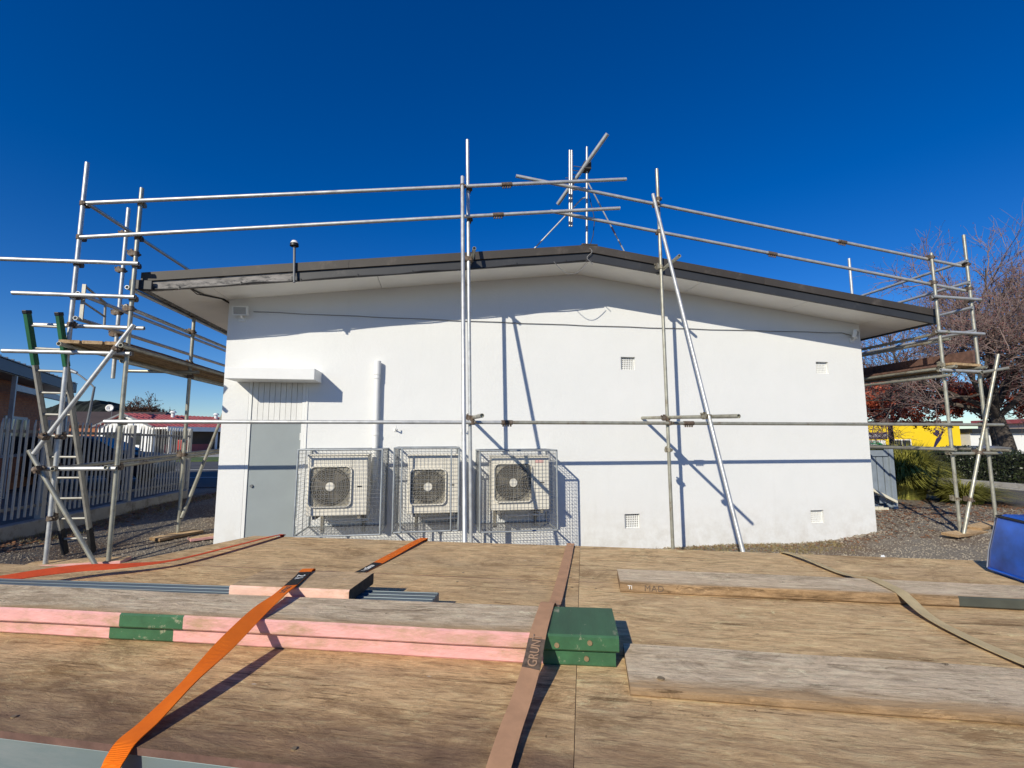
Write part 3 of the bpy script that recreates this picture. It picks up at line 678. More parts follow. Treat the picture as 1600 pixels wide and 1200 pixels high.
# right tower
CX, DX = 7.85, 8.52
tubeo('standard', (CX, ya, gz(CX, ya)+.05), (CX, ya, 4.65), 'tube_old', [((CX, ya, 4.58), Z3, X3), ((CX, ya, 4.16), Z3, X3), ((CX, ya, 3.91), Z3, X3), ((CX, ya, 3.35), Z3, X3), ((CX, ya, 2.75), Z3, X3, 'coupler_zinc'), ((CX, ya, 2.82), Z3, Y3, 'coupler_zinc'), ((CX, ya, 1.88), Z3, X3, 'coupler_zinc'), ((CX, ya, 1.45), Z3, X3, 'coupler_zinc'), ((CX, ya, .75), Z3, X3, 'coupler_zinc')])
tubeo('standard', (DX, ya, gz(DX, ya)+.05), (DX, ya, 5.0), 'tube_old', [((DX, ya, 4.5), Z3, X3), ((DX, ya, 4.09), Z3, X3), ((DX, ya, 3.9), Z3, X3), ((DX, ya, 3.34), Z3, X3), ((DX, ya, 2.72), Z3, X3), ((DX, ya, 1.88), Z3, X3), ((DX, ya, 1.45), Z3, X3)])
for z_, x1 in ((3.91, 8.63), (3.345, 8.62), (2.73, 8.6)): tubeo('transom', (CX-.12, yb, z_), (x1, yb, z_-.015), 'tube')
tubeo('transom', (CX-.1, yb, 1.44), (8.68, yb, 1.44), 'tube_old')
tubeo('transom', (8.42, ya-.11, 2.70), (8.92, ya-.11, 2.775), 'tube_old')
for z_ in (4.54, 4.18, 3.76, 3.38): tubeo('guard_rail', (DX-.055, ya-.05, z_), (DX-.055, 5, z_), 'tube')
for x_, z_ in ((CX+.055, 3.22), (CX+.055, 3.34)): tubeo('guard_rail', (x_, ya-.1, z_), (x_, 5, z_), 'tube_old')
for x_, z_ in ((CX+.055, 2.78), (DX-.055, 2.78), (CX-.055, 2.64)): tubeo('ledger', (x_, ya-.15, z_), (x_, 5, z_), 'tube_old')
tubeo('ledger', (DX+.06, ya-.25, 1.49), (DX+.06, 5, 1.53), 'tube_old'); tubeo('ledger', (CX-.055, ya-.1, 1.5), (CX-.055, 5, 1.54), 'tube_old')
tubeo('standard', (CX, .71, gz(CX, .71)+.05), (CX, .71, 5.14), 'tube', [((CX, .71, 3.3), Z3, Y3), ((CX, .71, 2.8), Z3, Y3)])
tubeo('standard', (DX, 2.9, gz(DX, 2.9)+.05), (DX, 2.9, 5.0), 'tube_old')
tubeo('brace', (8.76, yb-.06, 2.99), (7.75, yb-.06, .24), 'tube_old', [((8.2, yb-.06, 1.45), (.35, 0, .94), X3), ((7.94, yb-.06, .75), (.35, 0, .94), X3)])

# scaffold boards and sole boards (things resting on the scaffold / ground)
def plank(name, L, W, H, segs, mats, Mx, ch=.005, endm=None):
    """segs: list of (x0,x1, side material index, top material index); local x length, y width, z up"""
    mb = MB()
    sec = [(-W/2+ch, 0), (W/2-ch, 0), (W/2, ch), (W/2, H-ch), (W/2-ch, H), (-W/2+ch, H), (-W/2, H-ch), (-W/2, ch)]
    for i, (x0, x1, ms, mt) in enumerate(segs):
        n = max(1, int((x1-x0)/.25)); prev = None
        for k in range(n+1):
            x = x0+(x1-x0)*k/n; wob = .0025*math.sin(x*5.1)+.0015*math.sin(x*13)
            ring = [(x, y+wob, z+.002*math.sin(x*2.3+y*9)) for y, z in sec]
            if prev:
                vs = prev+ring
                for e in range(8):
                    f = (e, (e+1) % 8, 8+(e+1) % 8, 8+e)
                    mb.add([vs[j] for j in f], [(3, 2, 1, 0)], mt if e in (0, 4) else ms)
            prev = ring
            if (i == 0 and k == 0): mb.add(ring, [tuple(range(8))], ms if endm is None else endm)
            if (i == len(segs)-1 and k == n): mb.add(ring, [tuple(range(7, -1, -1))], ms if endm is None else endm)
    return mb.build(name, mats, Mx=Mx, origin=(0, 0, 0))
def ryz(x, y, z, ang): return T(x, y, z) @ Matrix.Rotation(ang, 4, 'Z')
for k, nm in enumerate(('outer', 'middle', 'inner')):
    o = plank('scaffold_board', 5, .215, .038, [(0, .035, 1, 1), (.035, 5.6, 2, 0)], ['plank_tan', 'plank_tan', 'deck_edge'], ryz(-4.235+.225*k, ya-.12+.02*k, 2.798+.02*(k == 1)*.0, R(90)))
    tag(o, '%s of three timber boards on the left scaffold platform' % nm, 'plank', 'boards of the left scaffold platform')
for k, nm in enumerate(('inner', 'middle', 'outer')):
    o = plank('scaffold_board', 5, .2, .038, [(0, .1, 1, 1), (.1, 5.6, 2, 0)], ['plank_tan', 'plank_tan', 'deck_edge'], ryz(8.0+.21*k, ya-.1+.03*k, 2.807, R(90)))
    tag(o, '%s of three timber boards on the right scaffold platform' % nm, 'plank', 'boards of the right scaffold platform')
o = MB().box(8.37, 8.41, ya-.05, 5, 2.86, 3.06).build('toe_board', 'deck_edge', bevel=.004)
tag(o, 'dark toe board standing on edge on the right scaffold platform', 'plank')
def sole(x, y, L, W, rz, mat, label, z=None):
    z = gz(x, y)+.012 if z is None else z
    o = plank('sole_board', L, W, .038, [(-L/2, L/2, 0, 1)], ['pink' if mat == 'pink' else 'plank_side', 'plank_tan2'], ryz(x, y, z, rz))
    return tag(o, label, 'plank', 'sole boards under the scaffold feet')
sole(-3.66, .6, .62, .22, R(60), '', 'timber sole board under the scaffold leg left of the building')
sole(-3.15, .42, .5, .2, R(35), 'pink', 'pale board lying on the gravel at the left corner of the building')
sole(-4.05, -.72, .95, .23, R(4), 'pink', 'pink-edged board on the ground at the foot of the ladder')
sole(7.9, -.82, .75, .22, R(12), '', 'weathered sole board under the inner right scaffold leg')
sole(8.6, -.55, .8, .22, R(20), '', 'weathered sole board under the outer right scaffold leg')
sole(.4, ya, .5, .22, 0, '', 'sole board under the middle scaffold pole')
sole(.28, -2.45, .5, .22, 0, '', 'sole board under the middle raking tube')
sole(3.2, ya, .5, .22, 0, '', 'sole board under the scaffold pole right of the ridge')
sole(3.22, -2.42, .5, .22, 0, '', 'sole board under the right raking tube')
# ladder
Ld = empty('ladder', (-4.37, -.2, gz(-4.4, -.2)+.04), 'leaning aluminium ladder with green stile tops at the left scaffold tower', 'ladder')
lb0, lb1 = Vector((-4.535, -.2, .30)), Vector((-4.23, -.2, .30)); lt0, lt1 = Vector((-4.67, -.95, 3.15)), Vector((-4.345, -.95, 3.14))
def stile(a, b_):
    d = (b_-a).normalized(); x = Vector((1, 0, 0)); y = d.cross(x).normalized(); x = y.cross(d).normalized()
    Mx = Matrix((x, y, d)).transposed().to_4x4(); Mx.translation = a; L = (b_-a).length
    s_ = MB().box(-.009, .009, -.03, .03, 0, L-.62).box(-.0125, .0125, -.034, -.026, 0, L-.62).box(-.0125, .0125, .026, .034, 0, L-.62).build('stile', 'alu', Ld, Mx=Mx)
    MB().box(-.02, .02, -.036, .036, L-.62, L).build('stile_top', 'ladder_green', s_, Mx=Mx, bevel=.004)
    MB().box(-.024, .024, -.041, .041, L-.03, L+.012).build('end_cap', 'black', s_, Mx=Mx, bevel=.006)
    MB().box(-.019, .019, -.038, .038, -.02, .3).build('foot', 'rubber', s_, Mx=Mx, bevel=.004)
stile(lb0, lt0); stile(lb1, lt1)
for k in range(11):
    f = .06+k*.0885; MB().tube(lb0.lerp(lt0, f), lb1.lerp(lt1, f), .015, 10).build('rung', 'alu', Ld)

# ------------------------------------------------------------------ roof aerials
AE = empty('antenna', (2.13, -.6, 4.4), 'television aerial on a stayed mast at the roof ridge', 'antenna')
MB().tube((2.125, -.6, 4.4), (2.16, -.6, 6.05), .017, 10).build('mast', 'tube', AE)
MB().path([(2.13, -.6, 5.25), (2.06, -.6, 5.22), (1.36, -.45, 4.46)], .011, 8).build('stay', 'tube', AE)
MB().tube((2.16, -.6, 5.5), (2.80, -.45, 4.45), .011, 8).build('stay', 'tube', AE)
MB().tube((2.55, -.51, 4.86), (2.62, -.49, 4.75), .014, 8).build('stay_sleeve', 'signnavy', AE)
bm = MB(); a_, b_ = Vector((1.80, -.2, 5.32)), Vector((2.33, -1.02, 6.0)); bm.tube(a_, b_, .03, 8); bo = bm.build('boom', 'tube', AE)
MB().box(2.09, 2.2, -.68, -.54, 5.66, 5.78).build('clamp_box', 'ac_dark', AE, bevel=.01)
for k in range(4):
    p = a_.lerp(b_, .38+.055*k); MB().tube(p+Vector((-.16, -.01, 0)), p+Vector((.02, 0, 0)), .006, 6).build('element', 'lamp', bo)
for dx in (0, .032):
    rf_ = MB(); rf_.tube((1.865+dx, -.62, 4.77), (1.885+dx, -.62, 5.96), .016, 8); rf_.build('reflector_rod', 'tube', AE)
MB().tube((1.88, -.62, 5.33), (2.15, -.6, 5.4), .014, 8).build('cross_arm', 'tube', AE)
MB().path([(2.17, -.62, 5.3), (2.25, -.62, 4.9), (2.22, -.62, 4.65), (2.14, -.64, 4.42)], .006, 5).build('lead', 'black', AE)
GA = empty('dome_antenna', (-1.88, -.69, 3.75), 'small white dome antenna on a pipe at the left roof edge', 'antenna')
MB().tube((-1.865, -.73, 3.70), (-1.885, -.73, 4.2), .016, 10).build('pipe', 'lamp', GA)
MB().tube((-1.886, -.73, 4.19), (-1.887, -.73, 4.225), .055, 16, .052).build('dome_base', 'black', GA)
MB().tube((-1.887, -.73, 4.226), (-1.888, -.73, 4.262), .052, 16, .03).build('dome', 'white', GA)
MB().box(-1.9, -1.83, -.74, -.69, 3.73, 3.78).build('bracket', 'fascia', GA)

# ------------------------------------------------------------------ trailer deck and its load (local frame: x along the deck, y towards the building)
OD = (.808, -4.279); AD = R(-18.3)
MD = T(OD[0], OD[1], 0) @ Matrix.Rotation(AD, 4, 'Z')
ZT = 1.07
def L(u, v, z): return Vector((u, -v, z))
TR_ = empty('trailer', (OD[0]+.3, OD[1]-1, .1), 'flat trailer deck covered with worn brown plywood in the foreground', 'trailer', rz=AD)
def sheet(poly, z0, z1, name='deck_sheet', mat=('deck', 'deck_edge'), bev=.0012):
    n = len(poly); mb = MB()
    # subdivided fan top not needed: flat sheet with edge material on the sides
    vs = [(u, -v, z0) for u, v in poly]+[(u, -v, z1) for u, v in poly]
    mb.add(vs, [tuple(range(n))], 0); mb.add(vs, [tuple(range(2*n-1, n-1, -1))], 0)
    mb.add(vs, [(i, n+i, n+(i+1) % n, (i+1) % n) for i in range(n)], 1)
    return mb.build(name, mat, TR_, Mx=MD, bevel=bev)
sheet([(-2.07, .03), (.0235, .0), (.0345, .7025), (-2.262, .718)], ZT-.016, ZT)
sheet([(-2.265, .722), (-2.29, .84), (-3.3, .84), (-3.3, 1.965), (.0545, 1.965), (.0345, .7045)], ZT-.016, ZT-.001)
sheet([(.025, .0), (3.2, .03), (3.2, .66), (.036, .6915)], ZT-.016, ZT+.0005, mat=('deck_light', 'deck_edge'))
sheet([(.036, .693), (3.2, .6615), (3.2, 1.965), (.056, 1.965)], ZT-.016, ZT-.0005, mat=('deck_light', 'deck_edge'))
sheet([(-2.0, .06), (3.2, .06), (3.2, 1.89), (-3.3, 1.89), (-3.3, .9), (-2.2, .85)], ZT-.06, ZT-.018, 'underlay_sheet', ('deck_edge', 'deck_edge'), 0)
MB().box(-3.3, 3.2, -1.958, -1.895, .82, 1.052).box(-3.3, 3.2, -1.985, -1.959, .95, .97).build('side_rail', 'steel_rail', TR_, Mx=MD, bevel=.004)
MB().box(-2.0, 3.2, -.12, -.07, .82, 1.008).build('side_rail', 'steel_rail', TR_, Mx=MD, bevel=.004)
for k in range(8):
    u = -1.9+k*.7; MB().box(u-.03, u+.03, -1.895, -.125, .88, 1.006).build('cross_member', 'steel_rail', TR_, Mx=MD)
for u in (-.2, .75):
    for v in (.35, 1.6):
        c = Vector((u, -v, .44)); wmb = MB().tube(c-Vector((0, .11, 0)), c+Vector((0, .11, 0)), .33, 28).build('wheel', 'rubber', TR_, Mx=MD, bevel=.03)
        MB().tube(c-Vector((0, .115, 0)), c+Vector((0, .115, 0)), .18, 20).build('rim', 'alu', wmb, Mx=MD)
MB().box(-2.6, 3.0, -.75, -.65, .7, .875).box(-2.6, 3.0, -1.35, -1.25, .7, .875).build('chassis_beam', 'steel_rail', TR_, Mx=MD)
MB().box(-.5, 1.1, -1.6, -.35, .5, .69).build('axle_frame', 'steel_rail', TR_, Mx=MD)
for u_ in (-2.4, 2.6): MB().box(u_-.04, u_+.04, -1.04, -.96, .12, .875).build('prop_stand', 'steel_rail', TR_, Mx=MD)

for u_ in (-1.9, -1.2, -.5, .0, .1, .8, 1.5):
    for v_ in (.04, .64, .78, 1.3, 1.92):
        if v_ == .04 and u_ < -1.85: continue
        MB().tube(L(u_+.01*math.sin(v_*9), v_, ZT-.002), L(u_+.01*math.sin(v_*9), v_, ZT+.0022), .0055, 8).build('screw_head', 'nail', TR_, Mx=MD)
def deckplank(name, u0, u1, vfront, slope, W, z, H, segs, mats, label, group=None, endm=None):
    """front edge at v=vfront where u=u1"""
    ang = math.atan(slope)
    Mx = MD @ T(u1, -vfront, z) @ Matrix.Rotation(ang, 4, 'Z') @ T(0, W/2, 0)
    o = plank(name, 0, W, H, [(a-u1, b_-u1, s_, t_) for a, b_, s_, t_ in segs], mats, Mx, endm=endm)
    return tag(o, label, 'plank', group)
pm = ['plank_grey', 'pink', 'green']
P1 = deckplank('plank', -3.2, .155, 1.468, .042, .215, ZT+.001, .043, [(-3.2, -1.408, 1, 0), (-1.408, -1.19, 2, 0), (-1.19, -.045, 1, 0), (-.045, .155, 2, 2)], pm, 'lower of two stacked planks with pink painted edge and green end', 'pink-edged planks on the trailer')
P2 = deckplank('plank', -3.2, .164, 1.483, .047, .215, ZT+.0465, .043, [(-3.2, -1.353, 1, 0), (-1.353, -1.141, 2, 0), (-1.141, -.045, 1, 0), (-.045, .164, 2, 2)], pm, 'upper of two stacked planks with pink painted edge, green band and green end', 'pink-edged planks on the trailer')
for P_, u_, z_, vf in ((P1, .075, ZT+.022, 1.472), (P2, .085, ZT+.07, 1.487), (P2, -.005, ZT+.06, 1.491)):
    c = Vector((u_, -vf-.001, z_)); MB().tube(c, c-Vector((0, .004, 0)), .007, 10).build('bolt_head', 'nail', P_, Mx=MD)
# aluminium plank
am = MB(); am.box(-2.6, 0, 0, .155, 0, .06)
for k in range(5): am.box(-2.6, -.001, .006+k*.034, .012+k*.034, .06, .0635)
am.box(-2.6, -.001, -.006, -.0005, .052, .062)
o = am.build('aluminium_plank', 'alu_plank', Mx=MD @ T(-.455, -1.278, ZT+.002) @ Matrix.Rotation(math.atan(.06), 4, 'Z'), bevel=.002)
tag(o, 'blue-grey aluminium plank lying behind the pink-edged planks', 'plank')
o = deckplank('plank', -1.2, -.738, 1.287, .035, .205, ZT+.067, .042, [(-1.185, -.735, 1, 0)], ['plank_tan2', 'pink_pale', 'shaded_end'], 'short offcut plank with pale pink edge resting on the aluminium plank', endm=2)
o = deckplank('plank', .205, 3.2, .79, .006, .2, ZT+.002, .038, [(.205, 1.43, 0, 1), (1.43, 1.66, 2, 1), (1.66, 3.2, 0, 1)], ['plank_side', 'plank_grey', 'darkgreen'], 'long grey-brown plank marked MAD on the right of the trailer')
text('lettering', 'MAD', .034, MD @ T(.30, -.8065, ZT+.009) @ Matrix.Rotation(R(90), 4, 'X') @ T(0, 0, .0045), 'ink_dark', o, .0004, space=1.1)
text('lettering', 'TI', .022, MD @ T(.235, -.8065, ZT+.014) @ Matrix.Rotation(R(90), 4, 'X') @ T(0, 0, .0045), 'ink_white', o, .0004)
o = deckplank('plank', .18, 3.2, 1.594, .004, .255, ZT+.0015, .02, [(.182, 3.2, 0, 1)], ['plank_side', 'plank_grey'], 'wide thin grey weathered plank in the right foreground of the trailer')
MB().tube(L(.262, 1.555, ZT+.0213), L(.262, 1.555, ZT+.024), .009, 12).build('bolt_head', 'nail', o, Mx=MD)

# straps -----------------------------------------------------------------
def catmull(P, n):
    out = []
    Q = [P[0]]+P+[P[-1]]
    for i in range(1, len(Q)-2):
        p0, p1, p2, p3 = Q[i-1], Q[i], Q[i+1], Q[i+2]
        for k in range(n):
            t_ = k/n
            out.append([.5*((2*b)+(c-a)*t_+(2*a-5*b+4*c-d)*t_*t_+(-a+3*b-3*c+d)*t_**3) for a, b, c, d in zip(p0, p1, p2, p3)])
    out.append(list(P[-1])); return out
def ribbon(pts, n=10, th=.0025):
    """pts (u,v,z,width,roll) -> MB and per-sample frames"""
    S_ = catmull([list(p) for p in pts], n); fr_ = []
    pos = [L(*s[:3]) for s in S_]; dflt = (pos[-1]-pos[0]).cross(Vector((0, 0, 1))).normalized()
    for i, s in enumerate(S_):
        d = (pos[min(i+1, len(pos)-1)]-pos[max(i-1, 0)]).normalized()
        side = d.cross(Vector((0, 0, 1)))
        side = side.normalized() if side.length > .25 else dflt
        nn = side.cross(d).normalized()
        a = s[4]; s2 = side*math.cos(a)+nn*math.sin(a); n2 = nn*math.cos(a)-side*math.sin(a)
        fr_.append((pos[i], s2, n2, d, s[3]))
    return fr_
def ribbon_mesh(fr_, lo, hi, th=.0025, lift=0):
    mb = MB(); vs = []; c = 4
    for p, s_, n_, d, w_ in fr_[lo:hi+1]:
        for k in (-.5, .5):
            vs.append(p+s_*w_*k+n_*(th/2+lift))
        for k in (.5, -.5):
            vs.append(p+s_*w_*k-n_*(th/2-lift))
    m_ = hi-lo+1
    mb.add(vs, [(i*4+e, i*4+(e+1) % 4, (i+1)*4+(e+1) % 4, (i+1)*4+e) for i in range(m_-1) for e in range(4)])
    mb.add(vs, [(3, 2, 1, 0), ((m_-1)*4, (m_-1)*4+1, (m_-1)*4+2, (m_-1)*4+3)]); return mb
def frame_at(fr_, i, off=0, along=0):
    p, s_, n_, d, w_ = fr_[i]; Mx = Matrix((d, -s_, -d.cross(s_))).transposed().to_4x4()
    Mx = Matrix((d, n_.cross(d), n_)).transposed().to_4x4(); Mx.translation = p+n_*off; return Mx
def strap(label, pts, mat, labels=(), n=10):
    fr_ = ribbon(pts, n); o = ribbon_mesh(fr_, 0, len(fr_)-1).build('ratchet_strap', mat, Mx=MD)
    tag(o, label, 'strap', 'straps over the trailer load')
    for lo, hi, lm in labels: ribbon_mesh(fr_, lo, hi, .0035).build('strap_label', lm, o, Mx=MD)
    return o, fr_
# main orange strap
o, fr_ = strap('bright orange strap with black labels across the pink-edged planks', [
    (-.93, -.015, .9, .05, 0), (-.93, .0, 1.06, .05, 0), (-.935, .03, 1.082, .05, 0), (-.96, .45, 1.078, .05, .05), (-.985, .78, 1.077, .05, 0), (-1.01, 1.05, 1.14, .046, 0),
    (-1.012, 1.088, 1.185, .045, 0), (-.985, 1.18, 1.183, .045, 0), (-.955, 1.29, 1.183, .045, -.05), (-.93, 1.39, 1.183, .044, -.08), (-.905, 1.52, 1.176, .045, .3),
    (-.885, 1.66, 1.15, .046, .42), (-.868, 1.8, 1.118, .045, -.2), (-.86, 1.91, 1.088, .046, -.1), (-.86, 1.978, 1.066, .047, 0), (-.862, 2.0, .98, .047, 0), (-.862, 2.0, .6, .047, 0)], 'strap_orange',
    [(33, 48, 'strap_black'), (66, 80, 'strap_black')])
text('lettering', '020|2+1m', .03, MD @ frame_at(fr_, 34, .0028) @ T(.01, -.011, 0), 'ink_white', o)
text('lettering', '2 l0n', .04, MD @ frame_at(fr_, 69, .0028) @ T(.0, -.014, 0), 'ink_white', o)
text('lettering', 'OXOT', .026, MD @ frame_at(fr_, 81, .0022) @ T(.0, -.008, 0), 'ink_dark', o)
# far left red-orange strap
strap('red-orange strap rising loosely over the far left of the trailer', [
    (-1.875, -.0, .9, .045, 0), (-1.875, .02, 1.06, .045, 0), (-1.88, .06, 1.085, .04, -.1), (-1.9, .4, 1.095, .04, -.1), (-1.95, .75, 1.10, .04, -.05), (-2.07, .92, 1.11, .042, .3),
    (-2.19, 1.02, 1.12, .044, .5), (-2.32, 1.18, 1.12, .046, .4), (-2.55, 1.5, 1.10, .048, .3), (-2.8, 1.9, 1.08, .048, 0)], 'strap_red')
# brown strap
o, fr_ = strap('brown webbing strap with dark printed name over the green plank ends', [
    (-.03, -.012, .9, .045, 0), (-.03, .004, 1.06, .045, 0), (-.032, .03, 1.078, .045, 0), (-.037, .5, 1.078, .046, .06), (-.043, .95, 1.085, .044, .1), (-.045, 1.15, 1.115, .045, .05), (-.05, 1.255, 1.162, .046, 0),
    (-.053, 1.34, 1.163, .046, 0), (-.055, 1.47, 1.163, .046, 0), (-.057, 1.53, 1.152, .046, .05), (-.06, 1.62, 1.128, .046, .1), (-.07, 1.72, 1.102, .046, .12), (-.08, 1.83, 1.09, .047, .06), (-.085, 1.95, 1.08, .047, 0), (-.087, 1.985, 1.05, .047, 0), (-.087, 2.0, .6, .047, 0)], 'strap_brown')
k0 = 98
ribbon_mesh(fr_, k0-9, k0+3, .0036).build('strap_label', 'ink_dark', o, Mx=MD)
pL, pR = fr_[k0+1], fr_[k0-8]
Mx = frame_at(fr_, k0-3, .0032); Mx = Mx @ Matrix.Rotation(math.pi, 4, 'Z')
text('lettering', 'GRUNT', .035, MD @ Mx @ T(-.055, -.012, 0), 'ink_tan', o, space=1.0)
ribbon_mesh(fr_, 46, 49, .0036).build('strap_label', 'ink_dark', o, Mx=MD)
# beige strap
strap('slack beige strap across the plank on the right of the trailer', [
    (1.12, -.01, .95, .042, 0), (1.12, .01, 1.06, .042, 0), (1.125, .05, 1.084, .042, 0), (1.16, .2, 1.088, .042, .15), (1.215, .42, 1.082, .042, .1), (1.235, .57, 1.108, .042, 0), (1.24, .62, 1.116, .042, 0), (1.245, .77, 1.116, .044, 0), (1.245, .82, 1.108, .044, .1),
    (1.235, .95, 1.085, .044, .15), (1.24, 1.1, 1.08, .044, .1), (1.265, 1.28, 1.082, .044, 0), (1.3, 1.6, 1.105, .044, 0), (1.32, 1.9, 1.08, .044, 0), (1.32, 1.985, 1.05, .044, 0), (1.32, 2.0, .6, .044, 0)], 'strap_beige')
# blue bag
BG = empty('tool_bag', (0, 0, 0), 'blue vinyl bag with dark rim standing on the right end of the trailer', 'bag')
BG.matrix_world = MD @ T(2.2, -.35, ZT+.002); Wm[BG.name] = BG.matrix_world.copy()
bmx = MD @ T(2.13, -.49, ZT+.003)
def rrect(hx, hy, r_, z, n=5, cx=0, cy_=0):
    o_ = []
    for q, (sx_, sy_) in enumerate(((1, 1), (-1, 1), (-1, -1), (1, -1))):
        for k in range(n+1):
            a = math.pi/2*q+math.pi/2*k/n; o_.append((cx+sx_*(hx-r_)+r_*math.cos(a), cy_+sy_*(hy-r_)+r_*math.sin(a), z))
    return o_
bgm = MB(); rings = [rrect(.2, .25, .03, 0), rrect(.212, .262, .035, .015), rrect(.205, .255, .035, .1), rrect(.19, .235, .035, .19), rrect(.182, .222, .035, .245), rrect(.165, .205, .03, .262)]
vs_ = []
for j, rg in enumerate(rings):
    for (x, y, z) in rg:
        dent = .018*math.sin(z*14+y*9)*math.cos(y*7) if 0 < j < 5 else 0
        vs_.append((x+(dent if x < 0 else 0), y, z+(.014*math.sin(y*8+1) if j > 2 else 0)))
nr = len(rings[0])
bgm.add(vs_, [(j*nr+i, j*nr+(i+1) % nr, (j+1)*nr+(i+1) % nr, (j+1)*nr+i) for j in range(len(rings)-1) for i in range(nr)], 0, True)
bgm.add(vs_, [tuple(range((len(rings)-1)*nr, len(rings)*nr))], 0, False); bgm.add(vs_, [tuple(range(nr-1, -1, -1))])
bgm.build('bag_body', 'bag', BG, Mx=bmx)
MB().path([Vector(vs_[4*nr+i % nr])+Vector((0, 0, .008)) for i in range(nr+1)], .006, 6).build('rim', 'black', BG, Mx=bmx)
MB().path([Vector(vs_[nr+i % nr]) for i in range(nr+1)], .005, 6).build('base_piping', 'bag', BG, Mx=bmx)
MB().path([Vector(vs_[j*nr+8])+Vector((-.003, .003, 0)) for j in range(1, 5)], .005, 6).build('corner_piping', 'bagtrim', BG, Mx=bmx)
MB().path([(-.1, -.1, .268), (-.1, -.1, .3), (-.1, 0, .315), (-.1, .1, .3), (-.1, .1, .268)], .014, 8).build('handle', 'black', BG, Mx=bmx)

# ------------------------------------------------------------------ left surroundings
FX = -6.05
def fence_x(y): return FX-.03*(y-1)
wl = MB().box(-.07, .07, 0, 8.5, 0, .42)
kw = empty('low_wall', (FX, 2, .2), 'low concrete plinth wall under the pale palisade fence', 'wall')
for k in range(4):
    y0 = -2.8+k*2.1; MB().box(FX-.02, FX+.16, y0+.005, y0+2.095, .1, .50-.012*k).build('wall_block', 'concrete', kw, bevel=.012)
F = empty('palisade_fence', (FX-.08, 1.5, .45), 'pale steel palisade fence with spiked pickets on the left', 'fence')
pk = None
y = -2.6; k = 0
posts = (-.75, 1.42, 3.5, 5.72)
def picket():
    p = MB(); w_ = .022
    sec = [(-w_, -.004), (-w_*.35, .012), (w_*.35, .012), (w_, -.004), (w_*.35, .006), (-w_*.35, .006)]
    # along fence is local y; outward local x
    n = 6; H = 1.42; vs = []
    for z, s_ in ((0, 1), (H-.09, 1), (H, .12)): vs += [(xo, a*s_, z) for a, xo in sec]
    p.add(vs, [(j*n+i, j*n+(i+1) % n, (j+1)*n+(i+1) % n, (j+1)*n+i) for j in range(2) for i in range(n)])
    p.add(vs, [tuple(range(n-1, -1, -1)), tuple(range(2*n, 3*n))]); return p
while y < 5.7:
    if min(abs(y-q) for q in posts) > .07:
        Mx = T(FX+.10, y, .56-.012*(y-1)) @ Matrix.Rotation(R(random.uniform(-.8, .8)), 4, 'X')
        if pk is None: pk = picket().build('picket', 'fence', F, Mx=Mx, origin=(0, 0, 0))
        else: copy_leaf(pk, Mx, F)
    y += .108; k += 1
for q in posts: MB().box(FX+.0, FX+.09, q-.045, q+.045, .45, 2.0-.012*q).build('post', 'fence', F, bevel=.004)
for a, b_ in zip((-2.7,)+posts, posts):
    for z in (.68, 1.78):
        s_ = MB(); za, zb = z-.012*(a-1), z-.012*(b_-1)
        s_.add([(FX+.06, a+.047, za), (FX+.092, a+.047, za), (FX+.092, b_-.047, zb), (FX+.06, b_-.047, zb), (FX+.06, a+.047, za+.045), (FX+.092, a+.047, za+.045), (FX+.092, b_-.047, zb+.045), (FX+.06, b_-.047, zb+.045)],
               [(3, 2, 1, 0), (4, 5, 6, 7), (0, 1, 5, 4), (1, 2, 6, 5), (2, 3, 7, 6), (3, 0, 4, 7)])
        s_.build('rail', 'fence_dark', F)
rb = MB().box(FX-.05, FX+.12, 5.35, 5.5, 1.42, 1.66).build('red_box', 'redplastic', bevel=.02)
tag(rb, 'small red box fixed near the far end of the palisade fence', 'box')
# brick building with navy fascia
d1 = Vector((-2.274, 5.654, 0)).normalized(); n1 = Vector((d1.y, -d1.x, 0))
MBk = Matrix((d1, -n1, Vector((0, 0, 1)))).transposed().to_4x4(); MBk.translation = (-9.6, 4.95, 0)
BB = empty('brick_building', (-10.5, 8, .28), 'brown brick building with navy fascia behind the palisade fence', 'building')
MB().box(-7, 5.4, .6, 7, .2, 3.2).build('wall', 'brickwall', BB, Mx=MBk)
MB().box(-7.2, 6.1, -.02, .03, 3.22, 3.48).build('fascia', 'blue', BB, Mx=MBk)
MB().box(6.1, 6.15, -.02, 7, 3.2, 3.48).build('fascia', 'blue', BB, Mx=MBk)
MB().box(-7.2, 6.1, .032, 7, 3.205, 3.22).build('soffit', 'greyroof', BB, Mx=MBk)
rf = MB()
for k in range(36): rf.add(*slab(-7.2+k*.37, -7.2+k*.37+.36, -.05, 7, 3.49, 3.49, .02)); rf.box(-7.2+k*.37, -7.2+k*.37+.05, -.05, 7, 3.51, 3.535)
rf.build('roof', 'greyroof', BB, Mx=MBk)
MB().box(1.05, 1.13, -.0, .08, .25, 3.19).build('post', 'fence', BB, Mx=MBk); MB().box(1.21, 5.6, .02, .12, 2.85, 3.0).build('beam', 'fence', BB, Mx=MBk)
MB().box(5.4, 5.55, -.0, .14, .25, 3.19).build('post', 'fence', BB, Mx=MBk)
wn = MB().box(2.6, 4.2, .56, .598, 1.2, 2.3).build('window', 'fence', BB, Mx=MBk); MB().box(2.68, 4.12, .552, .559, 1.28, 2.22).build('pane', 'glass', wn, Mx=MBk)
